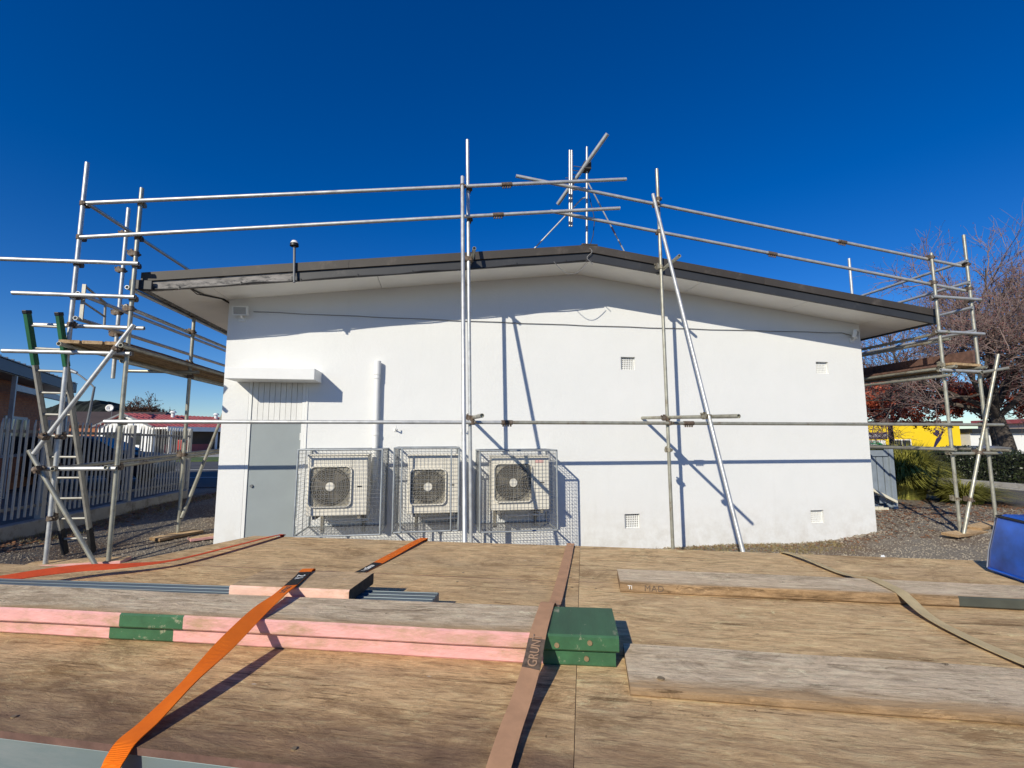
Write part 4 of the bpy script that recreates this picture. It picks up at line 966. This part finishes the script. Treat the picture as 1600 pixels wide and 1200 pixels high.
# street lamp
SL = empty('street_lamp', (-31, 40.5, .28), 'dark street lamp with a long outreach arm beyond the fence', 'street lamp')
MB().tube((-31, 40.5, .28), (-30.3, 40.2, 6.3), .13, 10, .09).build('pole', 'lamp', SL)
MB().path([(-30.3, 40.2, 6.2), (-30.7, 40.2, 6.6), (-31.5, 40.2, 7.25), (-31.9, 40.2, 7.5)], .07, 8).build('arm', 'lamp', SL)
hd = MB(); hd.tube((-31.8, 40.2, 7.5), (-32.5, 40.2, 7.75), .13, 10, .2); hd.build('lamp_head', 'galv', SL)
# white shed with red roof
SH = empty('red_roofed_shed', (-29, 46, .28), 'white boarded shed with a faded red gable roof across the street', 'building')
ang = math.atan2(56.2-43.3, 2.2+1.0); ridge_d = Vector((math.cos(R(64)), math.sin(R(64)), 0)); gd = Vector((ridge_d.y, -ridge_d.x, 0))
MS = Matrix((gd, ridge_d, Vector((0, 0, 1)))).transposed().to_4x4(); MS.translation = (-29.4, 43.4, 0)
hw = 3.7
mbw = MB(); LNG = 12
mbw.add([(-hw, 0, .2), (hw, 0, .2), (hw, 0, 2.75), (0, 0, 3.95), (-hw, 0, 2.75), (-hw, LNG, .2), (hw, LNG, .2), (hw, LNG, 2.75), (0, LNG, 3.95), (-hw, LNG, 2.75)],
        [(0, 1, 2, 3, 4), (9, 8, 7, 6, 5), (1, 6, 7, 2), (5, 0, 4, 9)]); mbw.build('wall', 'white', SH, Mx=MS)
for k in range(14):
    xx = -hw+.25+k*.53; MB().box(xx-.02, xx+.02, -.03, -.001, .25, min(3.9-abs(xx)*.325, 3.8)).build('batten', 'white', SH, Mx=MS)
for s_ in (-1, 1):
    r__ = MB(); r__.add([(0, -.4, 4.02), (s_*(hw+.3), -.4, 2.72), (s_*(hw+.3), LNG+.3, 2.72), (0, LNG+.3, 4.02), (0, -.4, 4.1), (s_*(hw+.3), -.4, 2.8), (s_*(hw+.3), LNG+.3, 2.8), (0, LNG+.3, 4.1)],
          [(0, 1, 2, 3), (7, 6, 5, 4), (4, 5, 1, 0), (5, 6, 2, 1), (6, 7, 3, 2), (7, 4, 0, 3)]); ro = r__.build('roof', 'redroof', SH, Mx=MS)
    for k in range(26):
        yy = -.3+k*.48; v_ = [(0.02*s_, yy, 4.1), (s_*(hw+.28), yy, 2.81), (s_*(hw+.28), yy+.06, 2.81), (.02*s_, yy+.06, 4.1)]
        MB().add(v_+[(a, b_, c+.045) for a, b_, c in v_], [(4, 5, 6, 7), (0, 1, 5, 4), (2, 3, 7, 6), (1, 2, 6, 5)]).build('roof_rib', 'redroof', ro, Mx=MS)
    MB().add([(0, -.46, 4.0), (s_*(hw+.35), -.46, 2.7), (s_*(hw+.35), -.46, 2.84), (0, -.46, 4.14), (0, -.402, 4.0), (s_*(hw+.35), -.402, 2.7), (s_*(hw+.35), -.402, 2.84), (0, -.402, 4.14)],
             [(0, 1, 2, 3), (4, 5, 6, 7), (3, 2, 6, 7), (0, 4, 5, 1), (1, 5, 6, 2)]).build('barge_board', 'greyroof', SH, Mx=MS)
for yy in (4, 9):
    v_ = MB(); v_.tube((.7, yy, 3.75), (.7, yy, 4.3), .17, 12).tube((.7, yy, 4.32), (.7, yy, 4.5), .32, 12, .2); v_.build('roof_vent', 'white', SH, Mx=MS)
MB().box(-2.6, -.2, -.05, -.002, .25, 2.3).build('roller_door', 'glass', SH, Mx=MS); MB().box(.7, 2.2, -.05, -.002, 1.1, 2.2).build('window', 'glass', SH, Mx=MS)
# verandah along the shed's right side
VX = hw+.3
MB().box(hw+.002, VX+1.6, -.2, LNG+4, 2.55, 2.7).build('verandah_roof', 'soffit', SH, Mx=MS)
MB().box(VX+1.601, VX+1.66, -.2, LNG+4, 2.35, 2.78).build('verandah_fascia', 'soffit', SH, Mx=MS)
MB().box(hw+.002, hw+.03, .3, LNG+4, .2, 2.54).build('shop_wall', 'brownroof', SH, Mx=MS)
MB().box(hw+.032, hw+.06, 1.0, 6.0, .3, 1.1).build('shop_panel', 'pinkwall', SH, Mx=MS)
for y_ in (.2, 5, 10): MB().box(VX+1.4, VX+1.55, y_, y_+.15, .3, 2.54).build('post', 'white', SH, Mx=MS)
wn = MB().box(hw+.032, hw+.08, 7.0, 10.5, .9, 2.2).build('shop_window', 'white', SH, Mx=MS); MB().box(hw+.082, hw+.09, 7.15, 10.35, 1.0, 2.1).build('pane', 'glass', wn, Mx=MS)
MB().tube((hw+.092, 8.2, 1.45), (hw+.1, 8.2, 1.45), .4, 20).build('round_sign', 'white', wn, Mx=MS)
# house with dish behind
BH = empty('house', (-44, 62, .28), 'dark brown roofed house behind the white shed', 'house')
MB().box(-50, -36, 60, 70, .2, 3.4).build('wall', 'brickwall', BH)
MB().add([(-51, 59.5, 3.3), (-35, 59.5, 3.3), (-35, 70.5, 3.3), (-51, 70.5, 3.3), (-49, 65, 5.3), (-37, 65, 5.3)], [(0, 1, 5, 4), (2, 3, 4, 5), (1, 2, 5), (3, 0, 4), (3, 2, 1, 0)]).build('roof', 'brownroof', BH)
DI = empty('satellite_dish', (-31.4, 44.3, 3.6), 'pale satellite dish on a pole above the white shed', 'satellite dish')
MB().tube((-31.4, 44.6, 2.6), (-31.4, 44.6, 4.5), .03, 8).build('pole', 'lamp', DI)
dm = MB(); MDi = T(-31.45, 44.3, 4.6) @ Matrix.Rotation(R(25), 4, 'Z') @ Matrix.Rotation(R(70), 4, 'X')
rg = [(0, 0, 0)]
nn_ = 20; vs_ = [(.32*r_/3*math.cos(2*math.pi*i/nn_), .36*r_/3*math.sin(2*math.pi*i/nn_), .1*(r_/3)**2) for r_ in (.3, 1, 2, 3) for i in range(nn_)]
vs2 = vs_+[(x, y, z-.02) for x, y, z in vs_]
dm.add(vs2, [(q*80+j*nn_+i, q*80+j*nn_+(i+1) % nn_, q*80+(j+1)*nn_+(i+1) % nn_, q*80+(j+1)*nn_+i) for q in (0, 1) for j in range(3) for i in range(nn_)]+[(60+i, 60+(i+1) % nn_, 140+(i+1) % nn_, 140+i) for i in range(nn_)]+[tuple(range(nn_)), tuple(range(80, 80+nn_))], 0, True)
dm.build('dish', 'soffit', DI, Mx=MDi); MB().tube((0, -.3, .05), (0, 0, .32), .015, 6).build('feed_arm', 'lamp', DI, Mx=MDi)

# vehicles
def car(loc, rz, paint, label, h=1.45):
    c = empty('parked_car', loc, label, 'car', 'parked cars', rz)
    Mx = T(*loc) @ Matrix.Rotation(rz, 4, 'Z'); k = h/1.45
    prof = [(-2.2, .3), (-2.25, .62), (-2.15, .88), (-1.55, .97), (-1.0, .98), (1.15, .96), (1.75, .9), (2.18, .8), (2.25, .5), (2.2, .28)]
    bd = MB(); n = len(prof)
    def sect(pr, hw): return [(x, s_*hw, z*k) for s_ in (-1, 1) for x, z in pr]
    vs = sect(prof, .86); bd.add(vs, [tuple(range(n)), tuple(range(2*n-1, n-1, -1))]+[(i, n+i, n+(i+1) % n, (i+1) % n) for i in range(n)])
    bd.build('body', paint, c, Mx=Mx, bevel=.06, seg=3)
    cab = [(-1.75, .95), (-1.15, 1.4), (-.7, 1.46), (.1, 1.45), (.5, 1.38), (1.25, .94)]
    n = len(cab); vs = [(x, -.82 if z < 1 else -.62, z*k) for x, z in cab]+[(x, .82 if z < 1 else .62, z*k) for x, z in cab]
    MB().add(vs, [tuple(range(n)), tuple(range(2*n-1, n-1, -1))]+[(i, n+i, n+(i+1) % n, (i+1) % n) for i in range(n)]).build('cabin', paint, c, Mx=Mx, bevel=.05, seg=3)
    for s_ in (-1, 1):
        for a, b_, a2, b2 in ((-1.3, -.35, -.95, -.35), (-.28, .95, -.28, .42)):
            yv = lambda z: s_*(.84-(z-1.0)*.5)
            MB().add([(a, yv(1.0), 1.0*k), (b_, yv(1.0), 1.0*k), (b2, yv(1.36), 1.36*k), (a2, yv(1.36), 1.36*k)], [(0, 1, 2, 3) if s_ < 0 else (3, 2, 1, 0)]).build('side_window', 'glass', c, Mx=Mx)
        for x_ in (-1.35, 1.38):
            w_ = MB().tube((x_, s_*.66, .32), (x_, s_*.88, .32), .32, 22).build('wheel', 'rubber', c, Mx=Mx, bevel=.03); MB().tube((x_, s_*.87, .32), (x_, s_*.89, .32), .2, 16).build('rim', 'alu', w_, Mx=Mx)
        MB().box(2.17, 2.24, s_*.62-.16, s_*.62+.16, .6*k, .72*k).build('headlight', 'headlamp', c, Mx=Mx); MB().box(-2.25, -2.18, s_*.66-.12, s_*.66+.12, .66*k, .82*k).build('tail_light', 'taillamp', c, Mx=Mx)
    MB().add([(.56, -.58, 1.36*k), (.56, .58, 1.36*k), (1.22, .74, .99*k), (1.22, -.74, .99*k)], [(0, 3, 2, 1)]).build('windscreen', 'glass', c, Mx=T(*loc) @ Matrix.Rotation(rz, 4, 'Z') @ T(.02, 0, .02))
    MB().add([(-1.2, -.58, 1.36*k), (-1.2, .58, 1.36*k), (-1.7, .74, .99*k), (-1.7, -.74, .99*k)], [(0, 1, 2, 3)]).build('rear_window', 'glass', c, Mx=T(*loc) @ Matrix.Rotation(rz, 4, 'Z') @ T(-.02, 0, .02))
car((19.6, 11.4, -.12), R(80), 'carblack', 'black car whose roof shows over the hedge below the yellow building')
car((20.9, 9.0, -.12), R(78), 'carsilver', 'silver-grey car showing over the hedge beside the large tree trunk')
car((-15.5, 13.0, .32), R(8), 'carwhite', 'white car seen through the palisade pickets on the left street')
car((-10.8, 9.6, .32), R(5), 'carblue', 'dark car parked close behind the palisade fence')

# ------------------------------------------------------------------ right surroundings
# timber porch at the right corner
PO = empty('side_porch', (8.3, 1.6, .15), 'blue-grey timber porch screen with cream steps at the right side of the building', 'porch')
for k in range(12):
    x = 7.3+k*.165; MB().box(x, x+.14, 1.55, 1.575, .5-.0*k if x < 8.8 else .42-(x-8.8)*.5, 1.36).build('paling', 'fencewood', PO, bevel=.004)
MB().box(7.25, 9.2, 1.52, 1.549, 1.3, 1.42).build('top_rail', 'fencewood', PO, bevel=.004)
MB().box(7.25, 9.2, 1.576, 1.62, .5, .6).build('bottom_rail', 'fencewood', PO); MB().box(9.21, 9.31, 1.5, 1.62, .2, 1.5).build('post', 'fencewood', PO, bevel=.006)
MB().add([(8.55, 1.4, .66), (9.2, 1.4, .36), (9.2, 1.4, .41), (8.55, 1.4, .72), (8.55, 1.48, .66), (9.2, 1.48, .36), (9.2, 1.48, .41), (8.55, 1.48, .72)],
         [(0, 1, 2, 3), (7, 6, 5, 4), (3, 2, 6, 7), (0, 4, 5, 1), (1, 5, 6, 2), (4, 0, 3, 7)]).build('stringer', 'cream', PO)
for k in range(6):
    x = 8.25+k*.12; MB().box(x, x+.105, 1.38, 1.5, .12, .46-.035*k).build('step_board', 'cream', PO)
MB().box(7.24, 8.2, 1.6, 3.2, .15, .52).build('porch_floor', 'cream', PO)
# hedge
HG = empty('hedge', (16.9, 4, .2), 'long dark clipped hedge across the driveway on the right', 'hedge')
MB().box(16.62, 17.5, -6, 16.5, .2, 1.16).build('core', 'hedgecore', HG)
lf = MB(); rnd = random.Random(3)
def leafq(mb, p, s, rnd, aspect=.5):
    d = Vector((rnd.gauss(0, 1), rnd.gauss(0, 1), rnd.gauss(0, 1))).normalized(); e = d.orthogonal().normalized(); e.rotate(Matrix.Rotation(rnd.uniform(0, 6.28), 3, d))
    mb.add([p-d*s, p+e*s*aspect, p+d*s, p-e*s*aspect], [(0, 1, 2, 3)])
for i in range(24000):
    r_ = rnd.random(); y_ = rnd.uniform(-3, 14)
    bump_ = .06*math.sin(y_*2.3)+.05*math.sin(y_*5.1+1)
    if r_ < .68: p = Vector((16.5+rnd.gauss(0, .05)+bump_*.6, y_, rnd.uniform(.2, 1.26)))
    else: p = Vector((rnd.uniform(16.5, 17.6), y_, 1.23+bump_+rnd.gauss(0, .035)))
    leafq(lf, p, rnd.uniform(.02, .042), rnd)
tag(lf.build('foliage', 'hedgeleaf', HG), kind='stuff')
MB().box(16.1, 16.35, -8, 16, .1, .37).build('edging', 'concrete', HG, bevel=.01)
# grass clumps
def clump(loc, n, h, spread, label, mat='grassblade', wd=.012, lean=(0, 0)):
    rn = random.Random(int(loc[0]*100)); mb = MB(); x0, y0, z0 = loc
    for i in range(n):
        a = rn.uniform(0, 6.283); r0 = rn.random()**.6*spread*.35; hh = h*rn.uniform(.55, 1.1); out = rn.uniform(.25, 1.0)*spread
        p0 = Vector((x0+math.cos(a)*r0, y0+math.sin(a)*r0, z0)); d = Vector((math.cos(a)+lean[0], math.sin(a)+lean[1], 0)); sd_ = Vector((-d.y, d.x, 0)).normalized()*wd
        pts_ = []
        for k in range(5):
            t_ = k/4; pts_.append(p0+d*out*t_**1.7+Vector((0, 0, hh*(1.55*t_-.75*t_*t_*(.6+out)))))
        vs = []
        for k, p in enumerate(pts_): ww = (1-k/4)**.6+.04; vs += [p-sd_*ww, p+sd_*ww]
        mb.add(vs, [(2*k, 2*k+1, 2*k+3, 2*k+2) for k in range(4)])
    return mb
GC = empty('grass_clump', (10.9, 2.6, .22), 'tall yellow-green ornamental grass clump beside the porch', 'grass')
tag(clump((10.85, 2.7, .2), 6500, 1.45, .95, '', wd=.014).build('blades', 'grassblade', GC), kind='stuff')
GC2 = empty('grass_clump', (11.5, 1.9, .22), 'lower spreading yellow-green grass in front of the tall clump', 'grass')
tag(clump((11.5, 2.0, .2), 1800, .6, .95, '').build('blades', 'grassblade', GC2), kind='stuff')
# yellow shop
YB = empty('yellow_building', (34, 22.4, .2), 'bright yellow shop wall with signs behind the hedge', 'building')
dy = Vector((6.58, -1.05, 0)).normalized(); MY = Matrix((dy, Vector((-dy.y, dy.x, 0)), Vector((0, 0, 1)))).transposed().to_4x4(); MY.translation = (30.5, 22.75, 0)
MB().box(-6, 6.6, 0, 8, 0, 2.62).build('wall', 'yellow', YB, Mx=MY); MB().box(-6.2, 6.75, -.15, 8.2, 2.63, 2.8).build('roof', 'brownroof', YB, Mx=MY)
sg = MB().box(-2.5, 1.3, -.08, -.002, 1.55, 2.0).build('name_sign', 'signnavy', YB, Mx=MY)
text('lettering', 'AUTOCARE', .27, MY @ T(-.02, -.083, 1.66) @ Matrix.Rotation(R(90), 4, 'X'), 'ink_white', sg, .003)
s2_ = MB().box(-2.5, 1.15, -.08, -.002, .85, 1.45).build('arrow_sign', 'ink_white', YB, Mx=MY)
ar = [(-2.3, 1.0), (.55, 1.0), (.95, 1.17), (.55, 1.36), (-2.3, 1.36)]
MB().prism(ar, 0, .004, Mx=T(0, -.0815, 0) @ Matrix.Rotation(R(90), 4, 'X')).build('arrow', 'signgreen', s2_, Mx=MY)
for z_ in (1.25, 1.12): MB().box(-.1, .5, -.09, -.087, z_, z_+.035).build('print_line', 'ink_white', s2_, Mx=MY)
wn = MB().box(1.65, 3.0, -.06, -.002, .6, 1.5).build('window', 'white', YB, Mx=MY); MB().box(1.72, 2.3, -.07, -.061, .65, 1.44).box(2.36, 2.93, -.07, -.061, .65, 1.44).build('pane', 'glass', wn, Mx=MY)
em = MB(); MXZ = Matrix.Rotation(R(90), 4, 'X')
em.prism([(4.55, .85), (4.7, 1.25), (4.85, 1.55), (5.05, 1.72), (5.25, 1.62), (5.1, 1.4), (4.85, 1.1), (4.62, .8)], .006, .02, Mx=MXZ)
em.prism([(4.95+.17*math.cos(a*.524), 1.98+.2*math.sin(a*.524)) for a in range(12)], .006, .02, Mx=MXZ)
em.prism([(4.62, 1.9), (4.7, 2.0), (5.0, 1.75), (4.93, 1.68)], .021, .03, Mx=MXZ); em.prism([(5.0, 1.7), (5.35, 2.1), (5.42, 2.02), (5.12, 1.6)], .021, .03, Mx=MXZ)
em.build('emblem', 'signnavy', YB, Mx=MY)
WB = empty('white_building', (43, 26, .2), 'white low building between the yellow shop and the large tree', 'building')
MB().box(-.5, 4.2, 0, 6, 0, 1.95).build('wall', 'white', WB, Mx=MY @ T(7.6, -.2, 0)); MB().box(-.6, 4.3, -.3, 6.1, 1.96, 2.25).build('roof', 'carblue', WB, Mx=MY @ T(7.6, -.2, 0))
MB().box(.1, .5, -.06, -.002, .2, 1.6).build('door', 'lamp', WB, Mx=MY @ T(7.6, -.2, 0))
BE = empty('beige_building', (50, 25, .2), 'beige plastered building at the right edge behind the tree', 'building')
MB().box(0, 16, 0, 8, 0, 2.75).build('wall', 'beige', BE, Mx=MY @ T(16.2, .5, 0)); MB().box(-.3, 16.3, -.4, 8.3, 2.76, 3.1).build('roof', 'redroof', BE, Mx=MY @ T(16.2, .5, 0))
for x_ in (2.2, 5.5): 
    wn = MB().box(x_, x_+.7, -.06, -.002, 1.0, 1.75).build('window', 'white', BE, Mx=MY @ T(16.2, .5, 0)); MB().box(x_+.07, x_+.63, -.07, -.061, 1.06, 1.69).build('pane', 'glass', wn, Mx=MY @ T(16.2, .5, 0))

# ------------------------------------------------------------------ trees
def tree(name, loc, label, seed, trunk_h, trunk_r, limbs, levels, len0, tw_mat, leafmat=None, nleaf=0, leafs=.05, upb=.25, lean=(0, 0), twig_r=.006, kids=(4, 5, 5, 4), shrink=.62, zsp=.5, bark='bark', leaf_zmax=99, limb_r=.36):
    rn = random.Random(seed); r_ = empty(name, loc, label, 'tree'); lo = Vector(loc)
    tr, tw, tips = MB(), MB(), []
    p = lo.copy(); pts = [p-Vector((0, 0, .2))]; rs = [trunk_r*1.25]
    for k in range(1, 6):
        pts.append(lo+Vector((lean[0]*k/5+rn.uniform(-.05, .05), lean[1]*k/5, trunk_h*k/5))); rs.append(trunk_r*(1-.07*k))
    tr.path(pts, rs, 12)
    def grow(p, d, L_, r_0, lev):
        n = 4 if lev < levels-1 else 3; q = p.copy(); ps = [q.copy()]; dd = d.copy()
        for k in range(n):
            dd = (dd+Vector((rn.gauss(0, .16), rn.gauss(0, .16), rn.gauss(0, .12)+.05*upb))).normalized(); q = q+dd*L_/n; ps.append(q.copy())
        big = r_0 > .03
        (tr if big else tw).path(ps, [max(twig_r*.5, r_0*(1-.6*k/n)) for k in range(n+1)], 7 if big else 3)
        if lev >= levels: tips.append((ps, dd)); return
        for c in range(kids[min(lev, len(kids)-1)]):
            t_ = rn.uniform(.3, 1); i_ = min(n-1, int(t_*n)); b0 = ps[i_].lerp(ps[i_+1], t_*n-i_)
            a = dd.orthogonal().normalized(); a.rotate(Matrix.Rotation(rn.uniform(0, 6.28), 3, dd))
            nd = (dd*rn.uniform(.5, 1)+a*rn.uniform(.5, 1)+Vector((0, 0, upb*rn.uniform(0, 1)))).normalized()
            grow(b0, nd, L_*shrink*rn.uniform(.75, 1.2), max(twig_r, r_0*.5), lev+1)
    top = pts[-1]
    for (dx, dy_, dz, f, ll) in limbs:
        b0 = lo.lerp(top, f); grow(b0, Vector((dx, dy_, dz)).normalized(), len0*ll, trunk_r*limb_r, 0)
    T_ = tr.build('trunk', bark, r_)
    cr = tw.build('crown', tw_mat, r_)
    if leafmat:
        lm_ = MB()
        for i in range(nleaf):
            ps, dd = rn.choice(tips); q = rn.choice(ps)+Vector((rn.gauss(0, .05), rn.gauss(0, .05), rn.gauss(0, .05)))
            if q.z > leaf_zmax and rn.random() < .7: continue
            leafq(lm_, q, leafs*rn.uniform(.6, 1.3), rn, .6)
        tag(lm_.build('leaves', leafmat, cr), kind='stuff')
    return r_
tree('bare_tree', (22.6, 8.6, .1), 'large nearly bare tree with dark trunk and purplish twigs on the right', 11, 2.6, .3,
     [(-.9, .1, .55, 1, 1.1), (-.55, -.35, .8, 1, 1.0), (-.2, .3, 1, 1, 1.15), (.35, -.2, 1, 1, 1.1), (.7, .2, .8, .95, 1), (-.95, -.3, .3, .9, 1.0), (-.6, .6, .45, .9, 1), (.2, -.7, .7, .9, .9)],
     4, 3.7, 'twig', 'purpleleaf', 22000, .028, .3, (-.55, .1), .0068, (7, 7, 6, 5), .6)
tree('bare_tree', (26.5, 5.4, .1), 'bare spreading tree at the far right edge of the picture', 5, 2.4, .26,
     [(-.8, .3, .8, 1, 1.1), (-.5, -.1, 1, 1, 1.2), (0, .3, 1, 1, 1.2), (.5, 0, 1, 1, 1), (-.9, .1, .35, .9, 1.1), (-.6, .5, .6, .9, 1)],
     4, 3.3, 'twig', 'purpleleaf', 12000, .032, .3, (-.3, 0), .0072, (7, 6, 6, 5), .6)
tree('red_leaved_tree', (24.2, 15.2, .1), 'low tree with rusty red leaves in front of the yellow shop', 21, 2.3, .16,
     [(-.9, .1, .5, 1, 1), (-.5, -.5, .6, 1, 1), (0, .3, .9, 1, .9), (.6, -.2, .7, 1, 1), (.9, .2, .4, .95, 1), (-.7, .5, .4, .95, 1)],
     3, 1.9, 'twig_brown', 'redleaf', 22000, .07, .2, (0, 0), .008, (6, 6, 5), .62)
tree('red_leaved_tree', (28.6, 13.6, .1), 'second rusty red leaved tree left of the large trunk', 23, 2.3, .15,
     [(-.9, .1, .5, 1, 1), (-.5, -.5, .6, 1, 1), (0, .3, .9, 1, .9), (.6, -.2, .7, 1, 1), (.9, .2, .4, .95, 1), (-.2, .5, .6, .95, 1)],
     3, 1.9, 'twig_brown', 'redleaf', 14000, .07, .2, (0, 0), .008, (6, 6, 5), .62)
tree('bare_tree', (-43, 71, .28), 'rounded brown bare tree behind the red-roofed shed', 31, 2, .3,
     [(-.9, .1, .5, 1, 1), (-.5, -.5, .9, 1, 1), (0, .3, 1, 1, 1), (.6, -.2, .8, 1, 1), (.9, .2, .4, .95, 1), (-.7, .5, .6, .95, 1), (.4, .4, .7, .9, 1)],
     3, 2.7, 'twig_brown', 'twig_brown', 9000, .11, .35, (0, 0), .03, (7, 7, 6), .68, bark='twig_brown')
# wooded hill
hm = MB(); HX = 60; rn = random.Random(2)
prof = [(-1.0, 0), (-.8, .35), (-.55, .75), (-.3, .92), (0, 1.0), (.2, .95), (.45, .8), (.7, .55), (1, .1)]
def hp(s):
    for (a, ha), (b_, hb) in zip(prof, prof[1:]):
        if a <= s <= b_: return ha+(hb-ha)*(s-a)/(b_-a)
    return 0
vs = []
for j in range(7):
    for i in range(HX+1):
        s = -1+2*i/HX; dpt = j/6; x = -296+s*62; y_ = 443-s*16+dpt*60-30
        z = (hp(s)*34)*math.sin(min(1, dpt*2)*math.pi/2)*1.0+ (rn.uniform(-1.2, 1.6) if 0 < j else 0)
        vs.append((x, y_, z if j else -2))
hm.add(vs, [(j*(HX+1)+i, j*(HX+1)+i+1, (j+1)*(HX+1)+i+1, (j+1)*(HX+1)+i) for j in range(6) for i in range(HX)], 0, False)
tag(hm.build('hill', 'hill'), kind='structure')

# ------------------------------------------------------------------ ground litter
rn = random.Random(9)
def pebbles(n, area, smin, smax, mat, name):
    mb = MB()
    for i in range(n):
        x, y = area(); s = rn.uniform(smin, smax)**1.0; z = gz(x, y)
        o_ = [Vector((x+s*rn.uniform(.6, 1.2)*math.cos(a), y+s*rn.uniform(.6, 1.2)*math.sin(a), z-.004)) for a in (0, 1.26, 2.5, 3.77, 5.03)]
        tp = Vector((x+rn.uniform(-.3, .3)*s, y+rn.uniform(-.3, .3)*s, z+s*rn.uniform(.4, .9)))
        mb.add(o_+[tp], [(0, 1, 5), (1, 2, 5), (2, 3, 5), (3, 4, 5), (4, 0, 5)])
    tag(mb.build(name, mat), kind='stuff')
def aR(): return rn.uniform(4.5, 11.5), rn.uniform(-2.8, 1.6)
def aL(): return rn.uniform(-6.0, -2.98), rn.uniform(-1.5, 6.5)
def okR():
    while True:
        x, y = aR()
        if x < 7.25 and y > -.02: continue
        return x, y
pebbles(14000, okR, .007, .02, 'stone', 'gravel'); pebbles(10000, aL, .007, .02, 'stone', 'gravel')
def foot(): return rn.uniform(1.0, 7.3), -abs(rn.gauss(0, .06))-.01
pebbles(500, foot, .012, .045, 'stone', 'gravel')
def leaves(n, area, s0, s1, mat, name):
    mb = MB()
    for i in range(n):
        x, y = area(); s = rn.uniform(s0, s1); a = rn.uniform(0, 6.28); d = Vector((math.cos(a), math.sin(a), rn.uniform(-.25, .25)))*s; e = Vector((-math.sin(a), math.cos(a), rn.uniform(-.4, .4)))*s*.5
        p = Vector((x, y, gz(x, y)+.012)); mb.add([p-d, p+e, p+d, p-e], [(0, 1, 2, 3)])
    tag(mb.build(name, mat), kind='stuff')
leaves(2600, lambda: (rn.uniform(7.4, 12.5), rn.gauss(1.0, .9)), .015, .045, 'leaflitter', 'fallen_leaves')
leaves(900, lambda: (rn.uniform(3.5, 7.5), -abs(rn.gauss(0, .25))-.02), .012, .03, 'leaflitter', 'fallen_leaves')
leaves(1600, lambda: (-5.8+abs(rn.gauss(0, .35)), rn.uniform(0, 6.5)), .015, .045, 'leaflitter', 'fallen_leaves')
def tufts(n, area, h, mat, name):
    mb = MB()
    for i in range(n):
        x, y = area(); z = gz(x, y)
        for k in range(5):
            a = rn.uniform(0, 6.28); d = Vector((math.cos(a), math.sin(a), 0))*h*rn.uniform(.2, .7); p = Vector((x+rn.gauss(0, .02), y+rn.gauss(0, .02), z)); sd_ = Vector((-d.y, d.x, 0)).normalized()*.003
            mb.add([p-sd_, p+sd_, p+d+Vector((0, 0, h*rn.uniform(.5, 1)))], [(0, 1, 2)])
    tag(mb.build(name, mat), kind='stuff')
tufts(900, lambda: (rn.uniform(2.2, 6.3), -abs(rn.gauss(.2, .3))-.02), .05, 'drygrass', 'dry_grass')
tufts(500, lambda: (rn.uniform(-5.9, -5.2), rn.uniform(.5, 6)), .06, 'drygrass', 'dry_grass')
# litter
li = MB(); z_ = gz(5.76, -1.44)+.01
li.add([(5.66, -1.5, z_), (5.8, -1.47, z_+.01), (5.83, -1.41, z_+.05), (5.7, -1.43, z_+.03)], [(0, 1, 2, 3)]); li.add([(5.8, -1.45, z_), (5.86, -1.44, z_), (5.86, -1.4, z_+.06), (5.8, -1.41, z_+.06)], [(0, 1, 2, 3)])
so = li.modifiers if False else None
o = li.build('paper_scrap', 'white'); md = o.modifiers.new('solid', 'SOLIDIFY'); md.thickness = .002
tag(o, 'crumpled white paper scrap on the gravel right of the wall', 'litter')
